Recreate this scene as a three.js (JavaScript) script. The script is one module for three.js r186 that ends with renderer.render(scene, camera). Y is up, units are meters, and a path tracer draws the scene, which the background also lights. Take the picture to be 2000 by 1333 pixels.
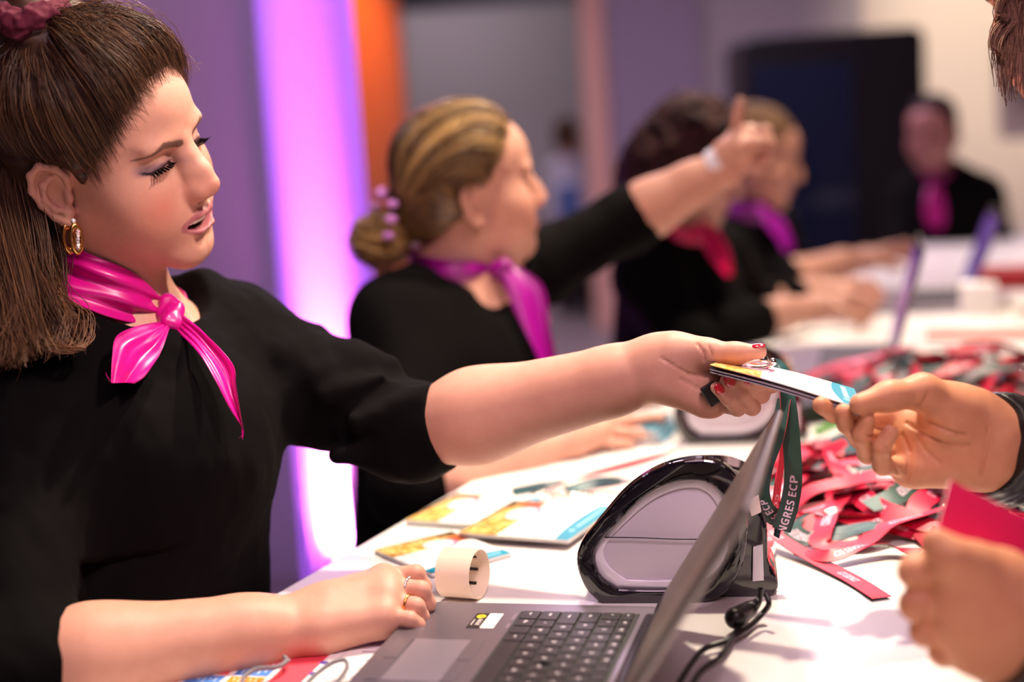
import * as THREE from 'three';
import { RoundedBoxGeometry } from 'three/addons/geometries/RoundedBoxGeometry.js';
import { ImprovedNoise } from 'three/addons/math/ImprovedNoise.js';
import * as BGU from 'three/addons/utils/BufferGeometryUtils.js';
import { RectAreaLightUniformsLib } from 'three/addons/lights/RectAreaLightUniformsLib.js';
import { FontLoader } from 'three/addons/loaders/FontLoader.js';
import { TextGeometry } from 'three/addons/geometries/TextGeometry.js';
RectAreaLightUniformsLib.init();

// ---------- camera: 50 mm lens held by hand, tipped 8 degrees down and rolled 3.6 degrees ----------
const scene = new THREE.Scene();
scene.background = new THREE.Color(0, 0, 0);
const EYE = new THREE.Vector3(0, 1.21, 0), FOCAL = 2778, PITCH = 7.96 * Math.PI / 180, ROLL = 3.6 * Math.PI / 180;
const camera = new THREE.PerspectiveCamera(2 * Math.atan(666.5 / FOCAL) * 180 / Math.PI, 2000 / 1333, 0.05, 60);
camera.filmGauge = 36;
const FWD = new THREE.Vector3(0, -Math.sin(PITCH), -Math.cos(PITCH)), RT0 = new THREE.Vector3(1, 0, 0), UP0 = RT0.clone().cross(FWD);
const UPV = UP0.clone().multiplyScalar(Math.cos(ROLL)).addScaledVector(RT0, Math.sin(ROLL)), RTV = FWD.clone().cross(UPV);
camera.position.copy(EYE); camera.up.copy(UPV); camera.lookAt(EYE.clone().add(FWD));
camera.focus = 1.41; camera.userData.fStop = 1.7;
scene.add(camera);
const renderer = new THREE.WebGLRenderer();
renderer.toneMapping = THREE.LinearToneMapping; renderer.toneMappingExposure = 1.3; renderer.shadowMap.enabled = true;
// survey of the place: the point at a given distance on a measured bearing, and where that bearing meets a level plane
const U = (x, y, d) => EYE.clone().addScaledVector(FWD, d).addScaledVector(RTV, (x - 1000) / FOCAL * d).addScaledVector(UPV, (666.5 - y) / FOCAL * d);
const T = (x, y, h = 0.75) => { const r = U(x, y, 1).sub(EYE); return EYE.clone().addScaledVector(r, (h - EYE.y) / r.y); };

// ---------- lamps, all out of view ----------
const lampGlow = (r, g, b, k) => new THREE.MeshStandardMaterial({ color: 0x111111, emissive: new THREE.Color().setRGB(r, g, b), emissiveIntensity: k });
function unseenSpot(x, z, tx, tz, I, rgb, angle = 0.75, ty = 0.9, radius = 2.5) {
  const o = new THREE.Group(); o.name = numbered('unseen_ceiling_spotlight'); o.position.set(x, 3.0, z); o.userData = { label: '', category: 'spotlight' };
  const s = new THREE.SpotLight(new THREE.Color().setRGB(...rgb), I, 0, angle, 0.6, 2); s.position.set(0, -0.17, 0); s.castShadow = true; s.shadow.radius = radius;
  s.target.position.set(tx - x, ty - 3.0, tz - z); o.add(s, s.target);
  const can = new THREE.Mesh(new THREE.CylinderGeometry(0.06, 0.06, 0.14, 24, 1), new THREE.MeshStandardMaterial({ color: 0x101010, roughness: 0.5 })); can.name = 'housing'; can.position.y = -0.07; lit(can);
  const face = new THREE.Mesh(new THREE.CylinderGeometry(0.045, 0.045, 0.006, 24), lampGlow(...rgb, 6)); face.name = 'lens'; face.position.y = -0.145; o.add(can, face); scene.add(o);
  return o;
}
function unseenPanel(x, z, w, d, I, rgb, label) {
  const o = new THREE.Group(); o.name = numbered('unseen_ceiling_panel'); o.position.set(x, 3.0, z); o.userData = { label, category: 'light panel' };
  const fr = new THREE.Mesh(new RoundedBoxGeometry(w + 0.06, 0.05, d + 0.06, 1, 0.004), new THREE.MeshStandardMaterial({ color: 0xdddddd, roughness: 0.5 })); fr.name = 'frame'; fr.position.y = -0.025; lit(fr);
  const df = new THREE.Mesh(new THREE.BoxGeometry(w, 0.006, d), lampGlow(...rgb, I * 0.3)); df.name = 'diffuser'; df.position.y = -0.052;
  const l = new THREE.RectAreaLight(new THREE.Color().setRGB(...rgb), I, w, d); l.position.y = -0.06; l.rotation.x = -Math.PI / 2; o.add(fr, df, l); scene.add(o);
  return o;
}
const WARM = [1.0, 0.83, 0.64], PINK = [1.0, 0.62, 0.62], VIOLET = [0.50, 0.22, 1.0];
function lamps() {
  const name = (o, l) => { o.userData.label = l; };
  name(unseenSpot(0.15, -1.80, 0.18, -1.44, 11.0, WARM, 0.62, 0.75), 'unseen ceiling spotlight over the near end of the white table');  // out of view, main light, placed from the shadows on the table
  name(unseenSpot(0.80, -2.25, -0.25, -1.5, 20, WARM, 0.5, 1.1), 'unseen ceiling spotlight beyond the handed-over booklet');  // out of view, lights faces and arm from the far right
  name(unseenSpot(0.85, -3.2, 0.75, -2.7, 18, WARM, 0.62, 0.75), 'unseen ceiling spotlight over the middle of the white table');  // out of view, placed to whiten the middle of the table
  name(unseenSpot(1.6, -4.6, 1.5, -4.0, 8, WARM, 0.65, 0.75), 'unseen ceiling spotlight over the far end of the white table');  // out of view, lights the last stretch of the table
  name(unseenSpot(3.0, -6.9, 3.3, -8.8, 17, WARM, 0.6, 1.9), 'unseen ceiling spotlight lighting the cream wall');  // out of view, placed for the bright upper part of the cream wall
  name(unseenSpot(-0.9, -8.2, -1.05, -8.9, 16, [1, 0.25, 0.02], 0.5, 1.8), 'unseen orange ceiling spotlight by the doorway');  // out of view, gives the wall strip beside the doorway its orange light
  name(unseenSpot(1.15, -0.35, -0.36, -1.50, 17, [1.0, 0.80, 0.72], 0.26, 1.32, 6), 'unseen ceiling spotlight lighting the nearest woman');  // out of view, placed to brighten the camera side of her face
  name(unseenSpot(0.35, -0.10, 0.08, -1.45, 6.5, [1.0, 0.74, 0.78], 0.24, 1.0, 8), 'added ceiling spotlight as fill on the outstretched arm');  // added fill light for the arm and the palms
  unseenPanel(0.3, 0.6, 1.6, 1.4, 3.1, [1.0, 0.62, 0.80], 'unseen square ceiling panel behind the photographer');  // out of view, soft pink light for sides turned to the camera
  unseenPanel(-1.9, -2.6, 0.9, 1.2, 2.6, [0.95, 0.82, 0.95], 'unseen lilac ceiling panel lighting the wall behind the seated women');  // out of view, placed to lift the wall behind the women
  unseenPanel(0.6, -5.8, 1.8, 1.6, 6.4, [0.95, 0.72, 0.95], 'unseen pale lilac ceiling panel lighting the back wall');  // out of view, placed to brighten the walls round the doorway
  unseenPanel(-0.4, -10.2, 1.2, 1.0, 3.6, [1.0, 0.86, 0.94], 'unseen pale ceiling panel lighting the room behind the doorway');  // out of view, placed to brighten the room past the doorway
}
// ---------- helpers: vectors, noise, signed distance fields, sheets, strands ----------
const V = (x, y, z) => new THREE.Vector3(x, y, z);
const srgb = (r, g, b) => new THREE.Color().setRGB(r / 255, g / 255, b / 255, THREE.SRGBColorSpace);
let seedState = 7;
const rnd = (a = 0, b = 1) => { seedState = (seedState + 0x6d2b79f5) | 0; let t = Math.imul(seedState ^ (seedState >>> 15), 1 | seedState); t = (t + Math.imul(t ^ (t >>> 7), 61 | t)) ^ t; return a + (b - a) * (((t ^ (t >>> 14)) >>> 0) / 4294967296); };
const reseed = (s) => { seedState = s; };
const improved = new ImprovedNoise();
const noise = (x, y, z) => improved.noise(x + 31.7, y + 17.3, z + 5.1);
const clamp = (x, a = 0, b = 1) => Math.min(b, Math.max(a, x));
const smooth = (a, b, x) => { const t = clamp((x - a) / (b - a)); return t * t * (3 - 2 * t); };
const mix = (a, b, t) => a + (b - a) * t;

// Signed distance field made of tapered capsules, ellipsoids and rounded boxes.
class Field {
  constructor() { this.p = []; this.warp = null; this.mirror = false; }
  cap(a, b, ra, rb, k = 0.01, cut = false) { this.p.push({ t: 0, ax: a.x, ay: a.y, az: a.z, bx: b.x - a.x, by: b.y - a.y, bz: b.z - a.z, bb: 1 / Math.max(1e-12, a.distanceToSquared(b)), ra, rb, k, cut }); return this; }
  chain(pts, radii, k = 0.01, cut = false) { for (let i = 0; i + 1 < pts.length; i++) this.cap(pts[i], pts[i + 1], radii[i], radii[i + 1], k, cut); return this; }
  ell(c, r, k = 0.01, cut = false, q = null) { const m = q ? new THREE.Matrix4().makeRotationFromQuaternion(q.clone().invert()).elements : null; this.p.push({ t: 1, cx: c.x, cy: c.y, cz: c.z, rx: r.x, ry: r.y, rz: r.z, k, cut, m }); return this; }
  box(c, h, round, k = 0.01, cut = false, q = null) { const m = q ? new THREE.Matrix4().makeRotationFromQuaternion(q.clone().invert()).elements : null; this.p.push({ t: 2, cx: c.x, cy: c.y, cz: c.z, rx: h.x - round, ry: h.y - round, rz: h.z - round, round, k, cut, m }); return this; }
  at(x, y, z) {
    if (this.mirror) x = Math.abs(x);
    let d = 1e3;
    for (const p of this.p) {
      let e;
      if (p.t === 0) {
        const ux = x - p.ax, uy = y - p.ay, uz = z - p.az;
        let h = (ux * p.bx + uy * p.by + uz * p.bz) * p.bb; h = h < 0 ? 0 : h > 1 ? 1 : h;
        const vx = ux - p.bx * h, vy = uy - p.by * h, vz = uz - p.bz * h;
        e = Math.sqrt(vx * vx + vy * vy + vz * vz) - p.ra - (p.rb - p.ra) * h;
      } else {
        let ux = x - p.cx, uy = y - p.cy, uz = z - p.cz;
        if (p.m) { const m = p.m, a = m[0] * ux + m[4] * uy + m[8] * uz, b = m[1] * ux + m[5] * uy + m[9] * uz; uz = m[2] * ux + m[6] * uy + m[10] * uz; ux = a; uy = b; }
        if (p.t === 1) {
          const a = ux / p.rx, b = uy / p.ry, c = uz / p.rz, k0 = Math.sqrt(a * a + b * b + c * c), g = Math.sqrt((a / p.rx) ** 2 + (b / p.ry) ** 2 + (c / p.rz) ** 2);
          e = g > 1e-9 ? k0 * (k0 - 1) / g : -Math.min(p.rx, p.ry, p.rz);
        } else {
          const a = Math.abs(ux) - p.rx, b = Math.abs(uy) - p.ry, c = Math.abs(uz) - p.rz, A = a > 0 ? a : 0, B = b > 0 ? b : 0, C = c > 0 ? c : 0;
          e = Math.sqrt(A * A + B * B + C * C) + Math.min(Math.max(a, b, c), 0) - p.round;
        }
      }
      if (p.cut) { e = -e; const h = Math.max(p.k - Math.abs(d - e), 0) / p.k; d = Math.max(d, e) + h * h * p.k * 0.25; }
      else { const h = Math.max(p.k - Math.abs(d - e), 0) / p.k; d = Math.min(d, e) - h * h * p.k * 0.25; }
    }
    return this.warp ? this.warp(x, y, z, d) : d;
  }
}
// Surface nets over a box; returns a geometry with smooth normals and, with paint(x, y, z, nx, ny, nz), vertex colours.
function meshField(field, min, max, cell, paint = null, keep = null) {
  const nx = Math.ceil((max.x - min.x) / cell) + 2, ny = Math.ceil((max.y - min.y) / cell) + 2, nz = Math.ceil((max.z - min.z) / cell) + 2, B = 6;
  const f = new Float32Array(nx * ny * nz), lim = cell * B * 0.5 * 1.7321 * 1.6 + cell * 2;
  const at = field.at ? (x, y, z) => field.at(x, y, z) : field;
  for (let bz = 0; bz < nz; bz += B) for (let by = 0; by < ny; by += B) for (let bx = 0; bx < nx; bx += B) {
    const c = at(min.x + (bx + B / 2) * cell, min.y + (by + B / 2) * cell, min.z + (bz + B / 2) * cell), far = Math.abs(c) > lim;
    for (let z = bz; z < Math.min(bz + B, nz); z++) for (let y = by; y < Math.min(by + B, ny); y++) for (let x = bx; x < Math.min(bx + B, nx); x++)
      f[(z * ny + y) * nx + x] = far ? c : at(min.x + x * cell, min.y + y * cell, min.z + z * cell);
  }
  const id = new Int32Array(nx * ny * nz).fill(-1), pos = [], idx = [], sy = nx, sz = nx * ny;
  const corners = [0, 1, sy, sy + 1, sz, sz + 1, sz + sy, sz + sy + 1], edges = [[0, 1], [2, 3], [4, 5], [6, 7], [0, 2], [1, 3], [4, 6], [5, 7], [0, 4], [1, 5], [2, 6], [3, 7]];
  for (let z = 0; z < nz - 1; z++) for (let y = 0; y < ny - 1; y++) for (let x = 0; x < nx - 1; x++) {
    const o = (z * ny + y) * nx + x; let neg = 0;
    for (let i = 0; i < 8; i++) if (f[o + corners[i]] < 0) neg++;
    if (neg === 0 || neg === 8) continue;
    let px = 0, py = 0, pz = 0, n = 0;
    for (const [a, b] of edges) {
      const fa = f[o + corners[a]], fb = f[o + corners[b]];
      if (fa < 0 === fb < 0) continue;
      const t = fa / (fa - fb);
      px += (a & 1) + t * ((b & 1) - (a & 1)); py += (a >> 1 & 1) + t * ((b >> 1 & 1) - (a >> 1 & 1)); pz += (a >> 2 & 1) + t * ((b >> 2 & 1) - (a >> 2 & 1)); n++;
    }
    id[o] = pos.length / 3;
    pos.push(min.x + (x + px / n) * cell, min.y + (y + py / n) * cell, min.z + (z + pz / n) * cell);
  }
  const quad = (a, b, c, d, flip) => { if (a < 0 || b < 0 || c < 0 || d < 0) return; flip ? idx.push(a, c, b, a, d, c) : idx.push(a, b, c, a, c, d); };
  for (let z = 1; z < nz - 1; z++) for (let y = 1; y < ny - 1; y++) for (let x = 1; x < nx - 1; x++) {
    const o = (z * ny + y) * nx + x, s = f[o] < 0;
    if (s !== f[o + 1] < 0) quad(id[o - sy - sz], id[o - sz], id[o], id[o - sy], !s);
    if (s !== f[o + sy] < 0) quad(id[o - 1 - sz], id[o - 1], id[o], id[o - sz], !s);
    if (s !== f[o + sz] < 0) quad(id[o - 1 - sy], id[o - sy], id[o], id[o - 1], !s);
  }
  const nv = pos.length / 3, nor = new Float32Array(nv * 3), col = paint ? new Float32Array(nv * 3) : null, e = cell * 0.45;
  for (let i = 0; i < nv; i++) {
    let x = pos[i * 3], y = pos[i * 3 + 1], z = pos[i * 3 + 2], gx, gy, gz;
    for (let k = 0; k < 2; k++) {
      gx = at(x + e, y, z) - at(x - e, y, z); gy = at(x, y + e, z) - at(x, y - e, z); gz = at(x, y, z + e) - at(x, y, z - e);
      const l = Math.hypot(gx, gy, gz) || 1; gx /= l; gy /= l; gz /= l;
      if (k === 0) { const d = clamp(at(x, y, z), -cell * 0.5, cell * 0.5); x -= gx * d; y -= gy * d; z -= gz * d; }
    }
    pos[i * 3] = x; pos[i * 3 + 1] = y; pos[i * 3 + 2] = z; nor[i * 3] = gx; nor[i * 3 + 1] = gy; nor[i * 3 + 2] = gz;
    if (col) { const c = paint(x, y, z, gx, gy, gz); col[i * 3] = c[0]; col[i * 3 + 1] = c[1]; col[i * 3 + 2] = c[2]; }
  }
  let index = idx;
  if (keep) { index = []; for (let i = 0; i < idx.length; i += 3) { const a = idx[i] * 3; if (keep(pos[a], pos[a + 1], pos[a + 2])) index.push(idx[i], idx[i + 1], idx[i + 2]); } }
  const g = new THREE.BufferGeometry();
  g.setAttribute('position', new THREE.Float32BufferAttribute(pos, 3)); g.setAttribute('normal', new THREE.BufferAttribute(nor, 3));
  if (col) g.setAttribute('color', new THREE.BufferAttribute(col, 3));
  g.setIndex(index);
  return g;
}
function boundsOf(points, pad) { const b = new THREE.Box3().setFromPoints(points); b.expandByScalar(pad); return b; }

// A closed thin sheet from a grid of points (rows x columns), with thickness along the local normal.
function sheet(fn, nu, nv, thick, sided = false) {
  const P = [], N = [], uv = [];
  for (let j = 0; j <= nv; j++) for (let i = 0; i <= nu; i++) P.push(fn(i / nu, j / nv));
  const at = (i, j) => P[clamp(j, 0, nv) * (nu + 1) + clamp(i, 0, nu)];
  for (let j = 0; j <= nv; j++) for (let i = 0; i <= nu; i++) N.push(at(i + 1, j).clone().sub(at(i - 1, j)).cross(at(i, j + 1).clone().sub(at(i, j - 1))).normalize());
  const pos = [], nor = [], front = [], rear = [], edge = [], n = P.length;
  for (const s of [1, -1]) P.forEach((p, q) => { const m = N[q]; pos.push(p.x + m.x * thick * 0.5 * s, p.y + m.y * thick * 0.5 * s, p.z + m.z * thick * 0.5 * s); nor.push(m.x * s, m.y * s, m.z * s); const uu = (q % (nu + 1)) / nu; uv.push(s > 0 || !sided ? uu : 1 - uu, Math.floor(q / (nu + 1)) / nv); });
  for (let j = 0; j < nv; j++) for (let i = 0; i < nu; i++) { const a = j * (nu + 1) + i, b = a + 1, c = a + nu + 1, d = c + 1; front.push(a, b, d, a, d, c); rear.push(a + n, d + n, b + n, a + n, c + n, d + n); }
  const rim = []; for (let i = 0; i < nu; i++) rim.push([i, 0]); for (let j = 0; j < nv; j++) rim.push([nu, j]); for (let i = nu; i > 0; i--) rim.push([i, nv]); for (let j = nv; j > 0; j--) rim.push([0, j]);
  const base = pos.length / 3, mid = V(0, 0, 0); P.forEach((p) => mid.add(p)); mid.multiplyScalar(1 / n);
  rim.forEach(([i, j]) => { const q = j * (nu + 1) + i; for (const o of [0, n]) { pos.push(pos[(q + o) * 3], pos[(q + o) * 3 + 1], pos[(q + o) * 3 + 2]); const d = P[q].clone().sub(mid).normalize(); nor.push(d.x, d.y, d.z); uv.push(uv[(q + o) * 2], uv[(q + o) * 2 + 1]); } });
  for (let k = 0; k < rim.length; k++) { const a = base + k * 2, b = base + ((k + 1) % rim.length) * 2; edge.push(a, a + 1, b + 1, a, b + 1, b); }
  const g = new THREE.BufferGeometry(), idx = [...front, ...rear, ...edge];
  if (sided) { g.addGroup(0, front.length, 0); g.addGroup(front.length, rear.length, 1); g.addGroup(front.length + rear.length, edge.length, 1); }
  g.setAttribute('position', new THREE.Float32BufferAttribute(pos, 3)); g.setAttribute('normal', new THREE.Float32BufferAttribute(nor, 3)); g.setAttribute('uv', new THREE.Float32BufferAttribute(uv, 2)); g.setIndex(idx);
  return g;
}
const spline = (pts) => { const c = new THREE.CatmullRomCurve3(pts, false, 'centripetal'); return (t) => c.getPoint(clamp(t)); };
// Many thin tapering strands in one geometry.
class Strands {
  constructor(sides = 3) { this.pos = []; this.nor = []; this.col = []; this.idx = []; this.sides = sides; }
  add(curve, n, r0, r1, rgb, rgb2 = rgb) {
    const S = this.sides, start = this.pos.length / 3; let prev = curve(0), side = null;
    for (let i = 0; i <= n; i++) {
      const t = i / n, p = curve(t), q = curve(Math.min(1, t + 0.5 / n)).sub(curve(Math.max(0, t - 0.5 / n))).normalize();
      if (!side) side = Math.abs(q.y) > 0.9 ? V(1, 0, 0) : V(0, 1, 0);
      side = side.clone().addScaledVector(q, -side.dot(q)).normalize(); const other = q.clone().cross(side), r = t < 0.15 ? mix(r0 * 0.15, r0, t / 0.15) : mix(r0, r1, t * t);
      for (let s = 0; s < S; s++) { const a = s / S * Math.PI * 2, dx = Math.cos(a), dy = Math.sin(a), mx = side.x * dx + other.x * dy, my = side.y * dx + other.y * dy, mz = side.z * dx + other.z * dy; this.pos.push(p.x + mx * r, p.y + my * r, p.z + mz * r); this.nor.push(mx, my, mz); for (let c = 0; c < 3; c++) this.col.push(mix(rgb[c], rgb2[c], t)); }
      prev = p;
    }
    for (let i = 0; i < n; i++) for (let s = 0; s < S; s++) { const a = start + i * S + s, b = start + i * S + (s + 1) % S; this.idx.push(a, b, a + S, b, b + S, a + S); }
  }
  build() { const g = new THREE.BufferGeometry(); g.setAttribute('position', new THREE.Float32BufferAttribute(this.pos, 3)); g.setAttribute('normal', new THREE.Float32BufferAttribute(this.nor, 3)); g.setAttribute('color', new THREE.Float32BufferAttribute(this.col, 3)); g.setIndex(this.idx); return g; }
}
// scene bookkeeping
const taken = new Map();
function numbered(name) { const n = taken.get(name) ?? 0; taken.set(name, n + 1); return n ? name + '_' + String(n).padStart(3, '0') : name; }
function lit(m) { m.castShadow = true; m.receiveShadow = true; return m; }
function thing(name, label, category, base = V(0, 0, 0), group = null) { const o = new THREE.Group(); o.name = numbered(name); o.position.copy(base); o.userData = { label, category }; if (group) o.userData.group = group; scene.add(o); return o; }
// part in world coordinates: the geometry is shifted into its parent's frame
function worldOrigin(o) { const p = V(0, 0, 0); while (o) { p.add(o.position); o = o.parent; } return p; }
function part(name, geo, mat, parent, label = null) { const o = worldOrigin(parent); geo.translate(-o.x, -o.y, -o.z); const m = lit(new THREE.Mesh(geo, mat)); m.name = name; if (label) m.userData.label = label; parent.add(m); return m; }
function single(name, geo, mat, label, category, group = null) { geo.computeBoundingBox(); const b = geo.boundingBox, c = V((b.min.x + b.max.x) / 2, b.min.y, (b.min.z + b.max.z) / 2); geo.translate(-c.x, -c.y, -c.z); const m = lit(new THREE.Mesh(geo, mat)); m.name = numbered(name); m.position.copy(c); m.userData = { label, category }; if (group) m.userData.group = group; scene.add(m); return m; }
function struct(name, geo, mat, parent = null) { const m = lit(new THREE.Mesh(geo, mat)); m.name = numbered(name); if (!parent) m.userData.kind = 'structure'; (parent || scene).add(m); return m; }
const std = (color, roughness = 0.6, extra = {}) => new THREE.MeshPhysicalMaterial({ color, roughness, ...extra });
const prep = (g) => { for (const k of Object.keys(g.attributes)) if (!['position', 'normal', 'uv', 'color'].includes(k)) g.deleteAttribute(k); return g; };
const merge = (list) => { const keys = ['uv', 'color'].filter((k) => list.every((g) => g.attributes[k])); list = list.map((g) => (g.index ? g : BGU.mergeVertices(g))); for (const g of list) for (const k of Object.keys(g.attributes)) if (!['position', 'normal', ...keys].includes(k)) g.deleteAttribute(k); return list.length === 1 ? list[0] : BGU.mergeGeometries(list); };
const boxGeo = (w, h, d, r = 0.002, seg = 2) => new RoundedBoxGeometry(w, h, d, seg, Math.min(r, w / 2.01, h / 2.01, d / 2.01));
const tube = (pts, r, n = 40, s = 8, closed = false) => new THREE.TubeGeometry(new THREE.CatmullRomCurve3(pts, closed, 'centripetal'), n, r, s, closed);
const canvasTexture = (w, h, draw) => { const c = document.createElement('canvas'); c.width = w; c.height = h; const x = c.getContext('2d'); draw(x, w, h); const t = new THREE.CanvasTexture(c); t.colorSpace = THREE.SRGBColorSpace; t.magFilter = THREE.LinearFilter; return t; };
const pts = (a) => a.map((p) => U(p[0], p[1], p[2]));
// ---------- heads ----------
// Local frame of a head: origin between the ears, +z face, +y up, +x the person's left; metres.
function headField(o = {}) {
  const f = new Field(); f.mirror = true;
  const open = o.open ?? 0, male = o.male ?? 0, full = o.full ?? 0;
  f.ell(V(0, 0.052, -0.010), V(0.073, 0.080, 0.094), 0.02);
  f.ell(V(0, 0.056, 0.034), V(0.062, 0.052, 0.060), 0.03);
  f.ell(V(0, -0.012, 0.030), V(0.061 + full * 0.003, 0.075, 0.058), 0.03);
  f.ell(V(0.040, -0.010, 0.056), V(0.025, 0.022, 0.024), 0.03);                  // cheek bone
  f.ell(V(0.036, -0.037, 0.052), V(0.025 + full * 0.004, 0.030, 0.030 + full * 0.003), 0.03);   // cheek
  f.cap(V(0.045 + male * 0.003, -0.044, 0.008), V(0.013, -0.081, 0.072), 0.017, 0.015, 0.034);   // jaw
  f.ell(V(0, -0.082 - open * 0.003, 0.0775), V(0.018, 0.0145, 0.0155 + male * 0.003), 0.026);  // chin
  f.ell(V(0, -0.044, 0.078), V(0.030, 0.026, 0.0215), 0.02);                     // muzzle
  f.ell(V(0.025, 0.037, 0.081), V(0.024, 0.008 + male * 0.002, 0.011 + male * 0.002), 0.016); // brow
  f.ell(V(0.030, 0.017, 0.094), V(0.018, 0.0105, 0.0125), 0.016, true);          // eye socket
  f.cap(V(0, 0.030, 0.0895), V(0, 0.000, 0.1060), 0.0075, 0.0085, 0.010);        // nose
  f.cap(V(0, 0.000, 0.1060), V(0, -0.0125, 0.1125), 0.0085, 0.0098, 0.008);
  f.cap(V(0.0055, 0.014, 0.0930), V(0.0085, -0.012, 0.1000), 0.0062, 0.0078, 0.012);
  f.ell(V(0.0100, -0.0200, 0.1025), V(0.0060, 0.0068, 0.0098), 0.013);
  f.cap(V(0, -0.019, 0.112), V(0, -0.0295, 0.099), 0.0050, 0.005, 0.006);
  f.ell(V(0.0062, -0.0285, 0.1045), V(0.0030, 0.0035, 0.0055), 0.003, true);
  f.ell(V(0.031, 0.0175, 0.0735), V(0.0150, 0.0140, 0.0140), 0.006);             // lids over the eyeball
  const ay = o.eyeOpen ?? 0.0042;
  f.ell(V(0.0305, 0.0130, 0.0880), V(0.0138, ay, 0.0100), 0.0015, true);         // opening between the lids
  f.cap(V(0.018, 0.0195, 0.0868), V(0.033, 0.0215, 0.0877), 0.0008, 0.0012, 0.003);
  f.cap(V(0.033, 0.0215, 0.0877), V(0.045, 0.0165, 0.0800), 0.0012, 0.0008, 0.003);
  const ol = open * 0.0055;
  f.cap(V(0, -0.0435, 0.1010), V(0.0095, -0.0428, 0.0990), 0.0042, 0.0042, 0.004);   // upper lip
  f.cap(V(0.0095, -0.0428, 0.0990), V(0.0270, -0.0492, 0.0845), 0.0042, 0.0022, 0.004);
  f.cap(V(0, -0.0545 - ol, 0.0985), V(0.010, -0.0540 - ol, 0.0970), 0.0052, 0.0050, 0.004);  // lower lip
  f.cap(V(0.010, -0.0540 - ol, 0.0970), V(0.0270, -0.0502, 0.0842), 0.0050, 0.0022, 0.004);
  f.ell(V(0, -0.0665 - ol * 0.6, 0.1010), V(0.016, 0.0048, 0.0065), 0.008, true);
  f.ell(V(0, -0.0345, 0.1060), V(0.0028, 0.0050, 0.0035), 0.006, true);          // philtrum
  if (open) f.ell(V(0, -0.0490 - ol * 0.5, 0.0960), V(0.0235, 0.0012 + ol * 0.80, 0.0170), 0.003, true);
  else f.ell(V(0, -0.0487, 0.1010), V(0.0230, 0.0007, 0.0080), 0.003, true);
  // ear: plate, rim, inner fold, lobe, tragus, hollow
  const E = (z, y, lift = 0) => V(0.0705 + lift - (z - 0.006) * 0.42, y, z - 0.004);
  f.ell(E(-0.007, 0.000, -0.001), V(0.0045, 0.029, 0.0165), 0.004, false, new THREE.Quaternion().setFromEuler(new THREE.Euler(0, -0.40, 0)));
  f.ell(E(-0.004, -0.002, 0.006), V(0.0075, 0.017, 0.0115), 0.003, true, new THREE.Quaternion().setFromEuler(new THREE.Euler(0, -0.40, 0)));
  f.chain([E(0.008, 0.006, 0.001), E(0.009, 0.017, 0.003), E(0.001, 0.027, 0.004), E(-0.011, 0.030, 0.004), E(-0.020, 0.021, 0.004), E(-0.022, 0.006, 0.004), E(-0.017, -0.010, 0.003), E(-0.009, -0.022, 0.002), E(-0.001, -0.031, 0.001)], [0.003, 0.0035, 0.0037, 0.0038, 0.0037, 0.0035, 0.0036, 0.0042, 0.0050], 0.003);
  f.chain([E(-0.004, 0.017, 0.003), E(-0.012, 0.010, 0.004), E(-0.013, -0.004, 0.004), E(-0.007, -0.015, 0.003), E(0.001, -0.018, 0.003)], [0.0028, 0.003, 0.003, 0.003, 0.003], 0.003);
  f.cap(E(0.000, -0.027, 0.001), E(0.004, -0.021, 0.000), 0.0058, 0.0045, 0.005);
  f.ell(E(0.0075, -0.004, 0.003), V(0.0035, 0.0062, 0.0042), 0.004);
  return f;
}
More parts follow.
